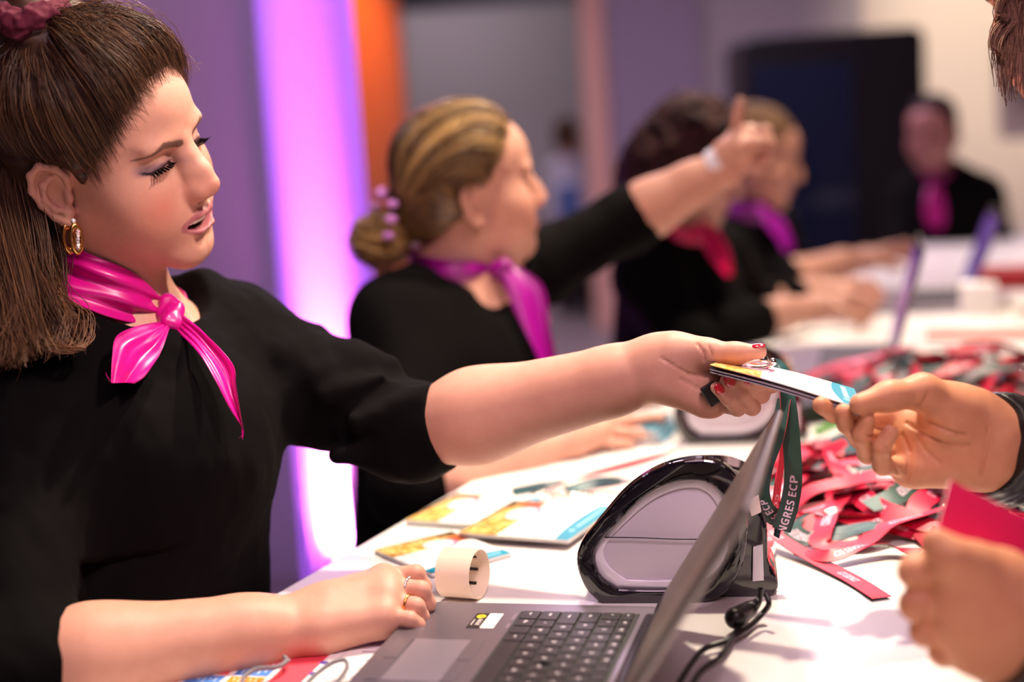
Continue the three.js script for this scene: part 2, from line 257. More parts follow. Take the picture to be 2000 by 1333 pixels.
// pigment of a face: lips, blush, eye make-up, brows, freckle-like unevenness
function facePaint(o) {
  const skin = o.skin, lip = o.lip ?? skin, blush = o.blush ?? 0, makeup = o.makeup ?? 0, brow = o.brow, open = o.open ?? 0, ol = open * 0.0055;
  const seg = (px, py, ax, ay, bx, by) => { const dx = bx - ax, dy = by - ay, t = clamp(((px - ax) * dx + (py - ay) * dy) / (dx * dx + dy * dy)); return [Math.hypot(px - ax - dx * t, py - ay - dy * t), t]; };
  return (x, y, z) => {
    const X = Math.abs(x), n = noise(x * 160, y * 160, z * 160) * 0.5 + noise(x * 420, y * 420, z * 420) * 0.35, c = [skin[0] * (1 + n * 0.07), skin[1] * (1 + n * 0.11), skin[2] * (1 + n * 0.12)];
    const to = (rgb, t) => { for (let i = 0; i < 3; i++) c[i] = mix(c[i], rgb[i], t); };
    if (z > 0.02) {
      const b = Math.exp(-(((X - 0.050) / 0.020) ** 2 + ((y + 0.022) / 0.020) ** 2)) + 0.55 * Math.exp(-((X / 0.02) ** 2 + ((y + 0.016) / 0.014) ** 2)) * (z > 0.095 ? 1 : 0);
      to([skin[0] * 1.02, skin[1] * 0.58, skin[2] * 0.55], clamp(b * blush));
      if (z > 0.078) {
        const u = Math.min(seg(X, y, 0, -0.0430, 0.0095, -0.0425)[0], seg(X, y, 0.0095, -0.0425, 0.0270, -0.0492)[0] + 0.0002), l = Math.min(seg(X, y, 0, -0.0545 - ol, 0.010, -0.0540 - ol)[0], seg(X, y, 0.010, -0.0540 - ol, 0.0270, -0.0502)[0]);
        to(lip, smooth(0.0056, 0.0040, Math.min(u - 0.0002, l)));
        if (open && Math.hypot(X / 0.020, (y + 0.049 + ol * 0.5) / (0.0016 + ol * 0.8)) < 0.94 && z < 0.0945) to([0.09, 0.02, 0.02], 0.85);
      }
      if (makeup && z > 0.06) {
        const [d, t] = seg(X, y, 0.016, 0.0158, 0.050, 0.0180);
        to([0.13, 0.075, 0.115], makeup * 0.8 * smooth(0.0105, 0.001, d) * (y > 0.0140 ? 1 : 0.55) * smooth(-0.2, 0.25, t));
        const lid = Math.abs(y - (0.0134 + 0.0024 * Math.sqrt(Math.max(0, 1 - ((X - 0.0305) / 0.0145) ** 2))));
        if (X > 0.016 && X < 0.0555) to([0.012, 0.008, 0.014], makeup * smooth(0.0026, 0.0014, X > 0.045 ? Math.abs(y - (0.0138 + (X - 0.045) * 0.40)) * 1.3 : lid) * smooth(0.0555, 0.050, X));
      }
      if (brow && z > 0.045) {
        const a = seg(X, y, 0.012, 0.0325, 0.034, 0.0390), b2 = seg(X, y, 0.034, 0.0390, 0.055, 0.0305), w = Math.min(a[0] - mix(0.0036, 0.0030, a[1]), b2[0] - mix(0.0030, 0.0006, b2[1]));
        to(brow, 0.85 * smooth(0.0010, -0.0008, w + noise(x * 900, y * 300, z * 300) * 0.0005));
      }
    }
    return c;
  };
}
// ---------- room ----------
lamps();
const plaster = (c, seed) => { const S = 256, d = new Uint8Array(S * S * 4); for (let i = 0; i < S * S; i++) { const x = i % S, y = Math.floor(i / S), n = noise(x * 0.06, y * 0.06, seed) * 6 + noise(x * 0.3, y * 0.3, seed + 4) * 4; d[i * 4] = clamp(128 + n * 6, 0, 255); d[i * 4 + 1] = d[i * 4 + 2] = d[i * 4]; d[i * 4 + 3] = 255; } const t = new THREE.DataTexture(d, S, S); t.wrapS = t.wrapT = THREE.RepeatWrapping; t.magFilter = THREE.LinearFilter; t.repeat.set(2, 2); t.needsUpdate = true; return new THREE.MeshStandardMaterial({ color: c, roughness: 0.85, bumpMap: t, bumpScale: 0.0008 }); };
const M = {
  lilac: plaster(srgb(186, 178, 182), 1), mauve: plaster(srgb(152, 138, 158), 2), cream: plaster(srgb(240, 226, 212), 3), dark: plaster(srgb(58, 48, 66), 4),
  wood: std(srgb(170, 110, 70), 0.55), black: std(srgb(10, 10, 13), 0.35), white: std(srgb(240, 238, 236), 0.35), floor: std(srgb(150, 135, 140), 0.5), ceiling: plaster(srgb(120, 110, 125), 5),
};
function slab(name, x0, x1, y0, y1, z0, z1, m, parent = null) { const g = new THREE.BoxGeometry(x1 - x0, y1 - y0, z1 - z0); g.translate((x0 + x1) / 2, (y0 + y1) / 2, (z0 + z1) / 2); return struct(name, g, m, parent); }
slab('floor', -4.2, 5.2, -0.1, 0, -13.2, 3.2, M.floor);
slab('ceiling', -4.2, 5.2, 3.0, 3.1, -13.2, 3.2, M.ceiling);
slab('wall_left', -4.2, -4.0, 0, 3, -13.2, 3.2, M.dark);
slab('wall_right', 5.0, 5.2, 0, 3, -13.2, 3.2, M.cream);
slab('wall_rear', -4, 5, 0, 3, 3.0, 3.2, M.lilac);
slab('wall_end', -4, 5, 0, 3, -13.2, -13.0, M.lilac);
const X = (px, d) => U(px, 300, d).x;
slab('wall_panel', X(225, 4.0), X(620, 4.0), 0, 3, -4.12, -4.0, M.lilac);                 // plain wall behind the nearest woman
slab('wall_back', -4, X(690, 9.0), 0, 3, -9.2, -9.0, M.mauve);
slab('wall_back', X(690, 9.0), X(800, 9.0), 0, 3, -9.2, -8.9, M.wood);
slab('wall_back', X(800, 9.0), X(1168, 9.0), 2.06, 3, -9.2, -9.0, M.black);
slab('trim_1', X(1146, 9.0), X(1190, 9.0), 0, 3, -9.2, -8.95, plaster(srgb(240, 190, 170), 8));  // warm light on the door jamb is put into its peach colour
slab('wall_back', X(1190, 9.0), X(1376, 8.8), 0, 3, -9.2, -8.8, M.mauve);
slab('wall_back', X(1376, 8.8), X(1684, 9.0), 0, 3, -9.2, -9.0, M.lilac);
slab('wall_back', X(1684, 9.0), 5, 0, 3, -9.2, -8.98, M.cream);
slab('wall_far', -2, 2, 0, 3, -11.6, -11.5, M.lilac);
{ // glowing column: violet glow put into the shaft, unseen magenta floodlight at its foot
  const c = U(616, 300, 3.55), R = 0.116, o = thing('lit_column', 'slim floor-to-ceiling column glowing magenta and violet beside the grey wall', 'column', V(c.x, 0, c.z));
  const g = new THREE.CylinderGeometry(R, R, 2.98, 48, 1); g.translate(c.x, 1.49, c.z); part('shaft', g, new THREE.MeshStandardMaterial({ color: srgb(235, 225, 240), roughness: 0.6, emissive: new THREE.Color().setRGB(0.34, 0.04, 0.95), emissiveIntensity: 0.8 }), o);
  const led = (dx, dz, I, rgb, ty, ang, label) => {
    const b = thing('unseen_floodlight', label, 'floodlight', V(c.x + dx, 0, c.z + dz));
    part('housing', boxGeo(0.14, 0.10, 0.09, 0.01).translate(c.x + dx, 0.06, c.z + dz), M.black, b);
    for (const s of [-1, 1]) part('added_flap', boxGeo(0.004, 0.42, 0.18, 0.001).translate(c.x + dx + s * 0.048, 0.32, c.z + dz), M.black, b);  // flaps added to keep magenta spill off the wall
    const fc = new THREE.BoxGeometry(0.08, 0.004, 0.06); fc.translate(c.x + dx, 0.113, c.z + dz); part('lens', fc, lampGlow(...rgb, 4), b);
    const s = new THREE.SpotLight(new THREE.Color().setRGB(...rgb), I, 0, ang, 0.5, 2); s.position.set(0, 0.13, 0); s.target.position.set(-dx * 1.1, ty, -dz * 1.1); s.castShadow = true; s.shadow.radius = 3; b.add(s, s.target);
  };
  led(0.0, 0.22, 46, [1.0, 0.18, 0.85], 1.5, 0.75, 'unseen magenta floodlight on the floor in front of the lit column');  // out of view, placed to whiten the lower part of the column
}
{ // black cabinet in front of the cream wall
  const a = U(1448, 300, 7.0), b = U(1790, 300, 7.0), w = b.x - a.x, h = 1.625, o = thing('photo_booth', 'tall black cabinet with rounded corners and dark glass front', 'cabinet', V((a.x + b.x) / 2, 0, -7.0));
  const sh = new THREE.Shape(); const r = 0.06, W = w / 2; sh.moveTo(-W, 0); sh.lineTo(W, 0); sh.lineTo(W, h - r); sh.quadraticCurveTo(W, h, W - r, h); sh.lineTo(-W + r, h); sh.quadraticCurveTo(-W, h, -W, h - r); sh.closePath();
  const g = new THREE.ExtrudeGeometry(sh, { depth: 0.5, bevelEnabled: true, bevelSize: 0.01, bevelThickness: 0.01, bevelSegments: 2 }); g.translate((a.x + b.x) / 2, 0, -7.4); part('body', g, M.black, o);
  part('glass_front', boxGeo(w * 0.56, h - 0.25, 0.012, 0.004).translate((a.x + b.x) / 2 - w * 0.18, (h - 0.25) / 2 + 0.12, -6.885), std(srgb(20, 26, 44), 0.08), o);
}
{ const p = U(2010, 110, 8.6), o = thing('wall_speaker', 'black box speaker mounted high on the cream wall', 'speaker', p.clone()); part('cabinet', boxGeo(0.24, 0.40, 0.2, 0.015).translate(p.x, p.y, p.z), M.black, o); part('grille', boxGeo(0.20, 0.36, 0.012, 0.004).translate(p.x, p.y, p.z + 0.1), std(srgb(24, 24, 26), 0.8), o); part('bracket', boxGeo(0.05, 0.05, 0.3, 0.004).translate(p.x, p.y, p.z - 0.22), M.black, o); }
// ---------- table ----------
const EDGE = V(0.405, 0, -0.914), ACROSS = V(0.914, 0, 0.405), EDGE0 = V(-0.276, 0.75, -1.449);   // the women's edge of the table and the way across it
const place = (along, over, h = 0.75) => EDGE0.clone().addScaledVector(EDGE, along).addScaledVector(ACROSS, over).setY(h);
const basis = (x, z) => { const X0 = x.clone().normalize(), Z0 = z.clone().normalize(); return new THREE.Matrix4().makeBasis(X0, V(0, 1, 0), Z0); };
{
  const len = 5.6, w = 0.98, mid = place(-1.0 + len / 2, w / 2), o = thing('long_table', 'long white table strewn with lanyards, booklets and laptops', 'table', V(mid.x, 0, mid.z));
  const Q = new THREE.Quaternion().setFromRotationMatrix(new THREE.Matrix4().makeBasis(ACROSS, V(0, 1, 0), EDGE.clone().negate()));
  const white = std(srgb(236, 232, 228), 0.28);
  part('table_top', boxGeo(w, 0.03, len, 0.004).applyQuaternion(Q).translate(mid.x, 0.735, mid.z), white, o);
  for (const [a, b] of [[-0.9, 0.06], [-0.9, w - 0.06], [1.8, 0.06], [1.8, w - 0.06], [4.5, 0.06], [4.5, w - 0.06]]) { const p = place(a, b, 0.36); part('leg', boxGeo(0.05, 0.72, 0.05, 0.004).applyQuaternion(Q).translate(p.x, p.y, p.z), white, o); }
  for (const b of [0.06, w - 0.06]) { const p = place(1.8, b, 0.69); part('rail', boxGeo(0.03, 0.06, 5.3, 0.003).applyQuaternion(Q).translate(p.x, p.y, p.z), white, o); }
}
// ---------- laptops ----------
const LAP = { deck: std(srgb(132, 124, 134), 0.34, { metalness: 0.75 }), key: std(srgb(26, 20, 27), 0.45), well: std(srgb(12, 10, 13), 0.6), pad: std(srgb(150, 140, 152), 0.3, { metalness: 0.5 }), bezel: std(srgb(14, 12, 15), 0.25), glass: std(srgb(92, 80, 76), 0.42, { specularIntensity: 0.6 }), lit: new THREE.MeshStandardMaterial({ color: srgb(30, 24, 40), roughness: 0.2, emissive: new THREE.Color().setRGB(0.10, 0.045, 0.20), emissiveIntensity: 1 }), shell: std(srgb(150, 142, 140), 0.3, { metalness: 0.8 }) };  // the two farther screens are given an even violet glow
const rows = [
  [['Ctrl', 1.2], ['Fn', 1], ['', 1], ['Alt', 1], ['', 5.3], ['Alt', 1], ['Ctrl', 1.2], ['', 1], ['', 1], ['', 1]],
  [['Shift', 1.3], ['<', 1], ['W', 1], ['X', 1], ['C', 1], ['V', 1], ['B', 1], ['N', 1], ['?', 1], ['.', 1], ['/', 1], ['§', 1], ['Shift', 2.4]],
  [['Caps', 1.8], ['Q', 1], ['S', 1], ['D', 1], ['F', 1], ['G', 1], ['H', 1], ['J', 1], ['K', 1], ['L', 1], ['M', 1], ['%', 1], ['µ', 1.9]],
  [['Tab', 1.5], ['A', 1], ['Z', 1], ['E', 1], ['R', 1], ['T', 1], ['Y', 1], ['U', 1], ['I', 1], ['O', 1], ['P', 1], ['^', 1], ['$', 1], ['Enter', 1.2]],
  [['²', 1], ['1', 1], ['2', 1], ['3', 1], ['4', 1], ['5', 1], ['6', 1], ['7', 1], ['8', 1], ['9', 1], ['0', 1], [')', 1], ['=', 1], ['Back', 1.7]],
  [['Esc', 1.05], ['F1', 0.95], ['F2', 0.95], ['F3', 0.95], ['F4', 0.95], ['F5', 0.95], ['F6', 0.95], ['F7', 0.95], ['F8', 0.95], ['F9', 0.95], ['F10', 0.95], ['F11', 0.95], ['F12', 0.95], ['Ins', 0.95], ['Del', 1.3]],
];
const legendNames = [...new Set(rows.flat().map((r) => r[0]))], legends = canvasTexture(1024, 1024, (c, w, h) => { c.fillStyle = 'rgb(26,20,27)'; c.fillRect(0, 0, w, h); c.fillStyle = 'rgb(235,228,232)'; c.textAlign = 'center'; c.textBaseline = 'middle'; legendNames.forEach((n, i) => { c.font = `bold ${n.length > 2 ? 44 : 70}px sans-serif`; c.fillText(n, (i % 8) * 128 + 64, Math.floor(i / 8) * 128 + 64); }); });
const legendMat = new THREE.MeshStandardMaterial({ map: legends, roughness: 0.45 });
const legendGeo = legendNames.map((n, i) => { const g = new THREE.PlaneGeometry(0.011, 0.011); g.rotateX(-Math.PI / 2); const u = g.attributes.uv; for (let k = 0; k < u.count; k++) u.setXY(k, ((i % 8) + u.getX(k)) / 8, 1 - (Math.floor(i / 8) + 1 - u.getY(k)) / 8); return g; });
// local frame: +x along the hinge from far to near side, +z from hinge to the user's edge, origin below the middle of the hinge
function makeLaptop(label, detail, lidDeg) {
  const o = thing('laptop', label, 'laptop', V(0, 0, 0), 'laptops on the long table'), add = (n, g, m, p = o, l = null) => { const k = lit(new THREE.Mesh(g, m)); k.name = n; if (l) k.userData.label = l; p.add(k); return k; };
  const W = 0.338, D = 0.232, H = 0.018, sh = new THREE.Shape(), r = 0.018; sh.moveTo(-W / 2 + 0.004, 0); sh.lineTo(W / 2 - 0.004, 0); sh.lineTo(W / 2, -0.004); sh.lineTo(W / 2, -D + r); sh.quadraticCurveTo(W / 2, -D, W / 2 - r, -D); sh.lineTo(-W / 2 + r, -D); sh.quadraticCurveTo(-W / 2, -D, -W / 2, -D + r); sh.lineTo(-W / 2, -0.004); sh.closePath();
  const g = new THREE.ExtrudeGeometry(sh, { depth: H - 0.005, bevelEnabled: true, bevelSize: 0.0015, bevelThickness: 0.0015, bevelSegments: 2 }); g.rotateX(-Math.PI / 2); g.translate(0, 0.0035, 0); add('base', g, LAP.deck);
  const top = H; const z0 = 0.016, KD = 0.108, KW = 0.286;
  add('keyboard_tray', boxGeo(KW + 0.006, 0.0016, KD + 0.006, 0.0008).translate(0, top, z0 + KD / 2), LAP.well);
  if (detail) {
    const pitch = KW / 15, rd = [1, 1, 1, 1, 1, 0.62], total = rd.reduce((a, b) => a + b), cache = new Map(); let z = z0 + KD;
    rows.forEach((row, ri) => { const d = KD * rd[ri] / total, sum = row.reduce((a, k) => a + k[1], 0); let x = -KW / 2; z -= d; for (const [n, w] of row) { const kw = KW * w / sum, id = kw.toFixed(4) + ri; if (!cache.has(id)) cache.set(id, boxGeo(kw - 0.0026, 0.0022, d - 0.0026, 0.0008, 1)); const k = add('key', cache.get(id), LAP.key); k.position.set(x + kw / 2, top + 0.0018, z + d / 2); if (n) { const q = add('legend', legendGeo[legendNames.indexOf(n)], legendMat, k); q.position.set(-kw * 0.08, 0.00118, 0); q.scale.set(ri === 5 ? 0.7 : 0.85, 1, ri === 5 ? 0.7 : 0.85); } x += kw; } });
    add('pointing_stick', new THREE.SphereGeometry(0.0036, 14, 10).translate(-0.008, top + 0.0038, z0 + KD * 0.52), LAP.well);
    add('touchpad', boxGeo(0.100, 0.001, 0.052, 0.0005).translate(-0.016, top + 0.0002, 0.180), LAP.pad);
    for (const [zz, dd] of [[0.147, 0.012], [0.214, 0.013]]) for (const s of [-1, 1]) add('touchpad_button', boxGeo(0.049, 0.0016, dd, 0.0006).translate(-0.016 + s * 0.0252, top + 0.0002, zz), LAP.deck);
    const st = canvasTexture(512, 256, (c, w, h) => { c.fillStyle = 'rgb(20,16,18)'; c.fillRect(0, 0, w, h / 2); c.fillStyle = 'rgb(250,246,242)'; c.fillRect(0, h / 2, w, h / 2); c.fillStyle = 'rgb(250,205,10)'; c.beginPath(); c.ellipse(400, 64, 62, 44, 0, 0, 7); c.fill(); c.strokeStyle = 'rgb(90,40,10)'; c.lineWidth = 12; c.beginPath(); c.moveTo(366, 80); c.lineTo(434, 46); c.stroke(); c.fillStyle = 'rgb(235,225,220)'; for (let q = 0; q < 10; q++) c.fillRect(104 + q * 20, 58 + (q * 7 % 3) * 4, q % 3 ? 8 : 14, 44 - (q * 5 % 4) * 5); for (let q = 0; q < 14; q++) c.fillRect(98 + q * 14, 18, 9, 14); c.fillStyle = 'rgb(176,166,170)'; for (let q = 0; q < 15; q++) c.fillRect(120 + q * 19, 176 + (q % 2) * 3, 11, 26); });
    const sg = new THREE.BoxGeometry(0.040, 0.0004, 0.026); add('sticker', sg, [LAP.well, LAP.well, new THREE.MeshStandardMaterial({ map: st, roughness: 0.4 }), LAP.well, LAP.well, LAP.well], o, 'black and white inventory sticker with a yellow oval').position.set(-0.118, top + 0.0003, 0.155); o.children[o.children.length - 1].rotation.y = Math.PI;
    for (const [x, z1, w] of [[-0.130, 0.130, 0.018], [-0.105, 0.130, 0.012]]) add('marking', boxGeo(w, 0.0003, 0.0025, 0.0001).translate(x, top + 0.0003, z1), LAP.pad);
  } else add('keyboard_keys', boxGeo(KW, 0.002, KD, 0.001).translate(0, top + 0.001, z0 + KD / 2), LAP.key);
  add('hinge', new THREE.CylinderGeometry(0.006, 0.006, 0.27, 16).rotateZ(Math.PI / 2).translate(0, top - 0.001, 0.002), LAP.bezel);
  const lid = new THREE.Group(); lid.name = 'lid'; lid.position.set(0, top, 0.002); lid.rotation.x = (lidDeg - 90) * -Math.PI / 180; o.add(lid);
  const L = 0.222; add('lid_shell', boxGeo(W, L, 0.005, 0.0022, 3).translate(0, L / 2 + 0.002, -0.004), LAP.shell, lid); add('bezel', boxGeo(W - 0.002, L - 0.002, 0.0022, 0.001).translate(0, L / 2 + 0.002, -0.0009), LAP.bezel, lid); add('screen', boxGeo(0.310, 0.175, 0.0008, 0.0003).translate(0, L / 2 + 0.008, 0.0004), detail ? LAP.glass : LAP.lit, lid);
  return o;
}
const lapU = V(0.967, 0, 0.254).normalize(), lapV = V(-lapU.z, 0, lapU.x);   // from the user to the hinge, and along the hinge towards the near side
const setLaptop = (o, hingeFar, turn = 0) => { const a = lapU.clone().applyAxisAngle(V(0, 1, 0), turn), b = lapV.clone().applyAxisAngle(V(0, 1, 0), turn); o.quaternion.setFromRotationMatrix(new THREE.Matrix4().makeBasis(b, V(0, 1, 0), a.clone().negate())); o.position.copy(hingeFar).addScaledVector(b, 0.169); };
const cornerNear = V(-0.077, 0.7505, -1.343);
const laptop1 = makeLaptop('open grey laptop with inventory sticker in front of the nearest woman', true, 122.5); setLaptop(laptop1, cornerNear.clone().addScaledVector(lapU, 0.205));
const laptop2 = makeLaptop('open laptop beside the second heap of lanyards, before the pointing woman', false, 106); setLaptop(laptop2, V(0.745, 0.7505, -2.79));
const laptop3 = makeLaptop('open laptop farthest down the table beyond the second heap of lanyards', false, 112); setLaptop(laptop3, V(1.15, 0.7505, -3.62));

// ---------- label printers ----------
const onPlane = (x, y, p0, n) => { const r = U(x, y, 1).sub(EYE); return EYE.clone().addScaledVector(r, p0.clone().sub(EYE).dot(n) / r.dot(n)); };
function makePrinter(label) {
  const p0 = V(0.081, 0.7505, -1.369), ax = V(0.149, 0, 0.026).normalize(), n = V(-ax.z, 0, ax.x), flat = (l) => l.map(([x, y]) => { const q = onPlane(x, y, p0, n).sub(p0); return new THREE.Vector2(q.dot(ax), Math.max(0.0005, q.y)); });
  const shapeOf = (l, hole) => { const s = new THREE.Shape(new THREE.SplineCurve([...l, l[0]]).getPoints(120)); if (hole) s.holes.push(new THREE.Path(new THREE.SplineCurve([...hole, hole[0]]).getPoints(120).reverse())); return s; };
  const outer = flat([[1180, 1172], [1150, 1142], [1135, 1096], [1146, 1056], [1182, 1012], [1232, 956], [1289, 919], [1352, 903], [1402, 908], [1436, 940], [1452, 1000], [1450, 1062], [1436, 1116], [1400, 1158], [1340, 1178], [1260, 1178]]);
  const inner = flat([[1204, 1154], [1170, 1130], [1156, 1092], [1166, 1056], [1204, 1014], [1256, 962], [1310, 936], [1362, 930], [1400, 944], [1424, 976], [1434, 1030], [1426, 1082], [1402, 1122], [1358, 1150], [1290, 1156]]);
  const panel = flat([[1222, 1136], [1190, 1112], [1176, 1084], [1186, 1056], [1222, 1018], [1270, 978], [1318, 956], [1360, 952], [1388, 966], [1406, 996], [1412, 1036], [1404, 1078], [1384, 1108], [1348, 1132], [1290, 1138]]);
  const back = flat([[1206, 1178], [1172, 1150], [1164, 1100], [1206, 1032], [1258, 984], [1312, 962], [1368, 956], [1426, 960], [1468, 984], [1490, 1036], [1494, 1100], [1492, 1178]]);
  const o = thing('label_printer', label, 'printer', p0.clone(), 'label printers on the long table'), B = new THREE.Matrix4().makeBasis(ax, V(0, 1, 0), n);
  const ex = (s, d, b, off, nm, m, lb) => { const g = new THREE.ExtrudeGeometry(s, { depth: d, bevelEnabled: b > 0, bevelSize: b, bevelThickness: b, bevelSegments: 4, curveSegments: 24 }); g.translate(0, 0, off); const gc = BGU.toCreasedNormals(g, 0.6); gc.applyMatrix4(B); gc.translate(p0.x, p0.y, p0.z); return part(nm, gc, m, o, lb); };
  const gloss = std(srgb(16, 12, 18), 0.08, { clearcoat: 1, clearcoatRoughness: 0.03 }), grey = std(srgb(206, 198, 208), 0.4, { metalness: 0.1 }), light = std(srgb(232, 226, 234), 0.25, { metalness: 0.15 });
  ex(shapeOf(back), 0.120, 0.003, -0.135, 'housing', gloss, 'glossy black plastic housing');
  ex(shapeOf(outer, inner), 0.010, 0.004, -0.008, 'side_frame', gloss, 'glossy black rim');
  ex(shapeOf(inner, panel), 0.006, 0.0012, -0.008, 'panel_border', light);
  ex(shapeOf(panel), 0.004, 0.0008, -0.008, 'side_panel', grey, 'silver grey side panel');
  const seam = flat([[1178, 1050], [1250, 1051], [1330, 1054], [1400, 1053], [1440, 1050]]).map((q) => V(q.x, q.y, 0.0002)), sg = tube(seam, 0.0006, 30, 6); sg.applyMatrix4(B); sg.translate(p0.x, p0.y, p0.z); part('seam', sg, M.black, o);
  const strip = flat([[1471, 1075], [1490, 1070], [1492, 1140], [1470, 1142]]), mk = (l, z, d, nm, m, lb) => { const g = new THREE.ExtrudeGeometry(new THREE.Shape(l), { depth: d, bevelEnabled: false }); g.translate(0, 0, z); g.applyMatrix4(B); g.translate(p0.x, p0.y, p0.z); part(nm, g, m, o, lb); };
  mk(strip, -0.015, 0.006, 'front_strip', light); mk(flat([[1460, 985], [1482, 975], [1487, 1006], [1468, 1014]]), -0.015, 0.006, 'label', std(srgb(240, 225, 215), 0.5), 'small white label'); 
  const yb = flat([[1455, 968]])[0], yg = new THREE.CylinderGeometry(0.0042, 0.0042, 0.006, 20).rotateX(Math.PI / 2).translate(yb.x, yb.y, -0.010); yg.applyMatrix4(B); yg.translate(p0.x, p0.y, p0.z); part('button', yg, std(srgb(235, 170, 10), 0.3), o, 'round yellow button');
  return o;
}
const printer1 = makePrinter('black label printer with silver side panel beside the near laptop');
const printer2 = printer1.clone(); printer2.name = numbered('label_printer'); printer2.userData = { label: 'second label printer farther down, below the outstretched hand', category: 'printer', group: 'label printers on the long table' }; printer2.position.set(0.262, 0.7505, -2.065); scene.add(printer2);

// ---------- lanyards ----------
const ribbonArt = (bg, text, lines) => canvasTexture(1024, 64, (c, w, h) => { const g = c.createLinearGradient(0, 0, w, 0); bg.forEach((b, i) => g.addColorStop(i / (bg.length - 1), b)); c.fillStyle = g; c.fillRect(0, 0, w, h); if (lines) { c.strokeStyle = 'rgba(190,215,210,0.35)'; c.lineWidth = 1.5; let s = 5; const q = () => (s = (s * 16807) % 2147483647) / 2147483647; for (let i = 0; i < 16; i++) { c.beginPath(); c.moveTo(q() * 420, q() * h); c.lineTo(q() * 420, q() * h); c.stroke(); } } if (text) { c.fillStyle = 'rgb(238,205,222)'; c.font = 'bold 40px sans-serif'; c.textBaseline = 'middle'; c.fillText(text, 470, h / 2 + 2); } });
const TEAL_A = ribbonArt(['rgb(28,80,82)', 'rgb(14,40,56)', 'rgb(44,72,58)', 'rgb(28,80,82)'], 'CONGRES ECP', true), PINK_A = ribbonArt(['rgb(204,8,52)', 'rgb(210,16,64)', 'rgb(204,8,52)'], 'CONGRES ECP', false);
for (const t of [TEAL_A, PINK_A]) { t.wrapS = THREE.RepeatWrapping; }
const RIB = { teal: new THREE.MeshPhysicalMaterial({ map: TEAL_A, roughness: 0.5, sheen: 0.08, sheenColor: srgb(150, 200, 190) }), pink: new THREE.MeshPhysicalMaterial({ map: PINK_A, roughness: 0.45, sheen: 0.08, sheenColor: srgb(255, 150, 170) }) };
const CHROME = std(srgb(230, 225, 215), 0.12, { metalness: 1 });
function ribbon(path, width, tilt, nu = 48, rep = 1) { const e = 1e-3, fr = (u) => { const a = path(u), t = path(Math.min(1, u + e)).sub(path(Math.max(0, u - e))).normalize(); let s = t.clone().cross(V(0, 1, 0)); if (s.lengthSq() < 1e-6) s = V(1, 0, 0); s.normalize().applyAxisAngle(t, tilt(u)); return [a, s]; }; const g = sheet((u, v) => { const [a, s] = fr(u); return a.addScaledVector(s, (v - 0.5) * width); }, nu, 3, 0.0009, true); if (rep !== 1) { const uv = g.attributes.uv; for (let i = 0; i < uv.count; i++) uv.setX(i, uv.getX(i) * rep); } return g; }
function clipGeo(p, dir) { const d = dir.clone().setY(0).normalize(), s = V(-d.z, 0, d.x), a = (x, y, z) => p.clone().addScaledVector(d, x).addScaledVector(s, z).add(V(0, y, 0)); return merge([tube([a(0, 0, -0.004), a(0.01, 0.002, -0.006), a(0.022, 0.003, 0), a(0.01, 0.002, 0.006), a(0, 0, 0.004)], 0.0014, 30, 8, true), new THREE.SphereGeometry(0.004, 12, 10).translate(p.x, p.y + 0.001, p.z), tube([a(-0.010, 0, -0.008), a(-0.010, 0, 0.008)], 0.0018, 6, 8)]); }
function heap(n, centre, along, across, lift, group, where, seed, rep, share = 0.64) {
  reseed(seed);
  for (let i = 0; i < n; i++) {
    const a = rnd(0, Math.PI * 2), r = Math.sqrt(rnd()), c0 = [Math.cos(a) * r * along * 0.8, Math.sin(a) * r * across * 0.8]; let h = rnd(0, 6.28); const turn = rnd(-2.6, 2.6), P = [], n2 = 9, step = rnd(0.030, 0.046); let x = c0[0], y = c0[1];
    for (let k = 0; k < n2; k++) { const rr = Math.hypot(x / along, y / across), hgt = 0.004 + lift * Math.max(0, 1 - rr * rr) * (0.25 + 0.75 * (i / n)) + 0.012 * Math.max(0, noise(i * 3.1 + k * 0.6, seed, 0.5)); P.push(centre.clone().addScaledVector(EDGE, x).addScaledVector(ACROSS, y).setY(0.752 + hgt)); h += turn / n2 + rnd(-0.35, 0.35); if (rr > 0.95) { const back = Math.atan2(-y, -x); h += Math.atan2(Math.sin(back - h), Math.cos(back - h)) * 0.55; } x += Math.cos(h) * step; y += Math.sin(h) * step; }
    const path = spline(P), t0 = rnd() < share ? 0 : Math.PI, w1 = rnd(0.2, 0.75), ph = rnd(0, 6.28), pinkUp = t0 === 0;
    const g = ribbon(path, 0.025, (u) => (pinkUp ? 0 : Math.PI) + w1 * Math.sin(u * 5 + ph), 40, rep), m = single('lanyard', g, [RIB.teal, RIB.pink], pinkUp ? `pink ribbon lanyard lying in ${where}` : `teal ribbon lanyard lying in ${where}`, 'lanyard', group + (pinkUp ? ', pink' : ', teal'));
    if (i % 4 === 1) { const p = path(1), d = path(1).sub(path(0.95)), cg = clipGeo(p, d); cg.translate(-m.position.x, -m.position.y, -m.position.z); const k = lit(new THREE.Mesh(cg, CHROME)); k.name = 'clip'; k.userData.label = 'shiny metal clip'; m.add(k); }
  }
}
heap(62, V(0.495, 0.75, -1.745), 0.29, 0.21, 0.055, 'lanyards in the near heap', 'the near heap beyond the printer', 21, 2);
heap(48, V(0.735, 0.75, -2.37), 0.12, 0.26, 0.070, 'lanyards in the second heap', 'the second heap beyond the open hand', 5, 2, 0.5);
heap(8, V(1.22, 0.75, -3.15), 0.16, 0.14, 0.030, 'lanyards in the far heap', 'the small far heap past the laptops', 9, 2);
const lay = (name, P, width, up, label, rep = 1, tilt = null) => single(name, ribbon(spline(P), width, tilt ?? (() => (up === 'pink' ? 0 : Math.PI)), 60, rep), [RIB.teal, RIB.pink], label, 'lanyard');
const onTable = (l, h = 0.003) => l.map(([x, y, k = 0]) => T(x, y, 0.75 + h + k));
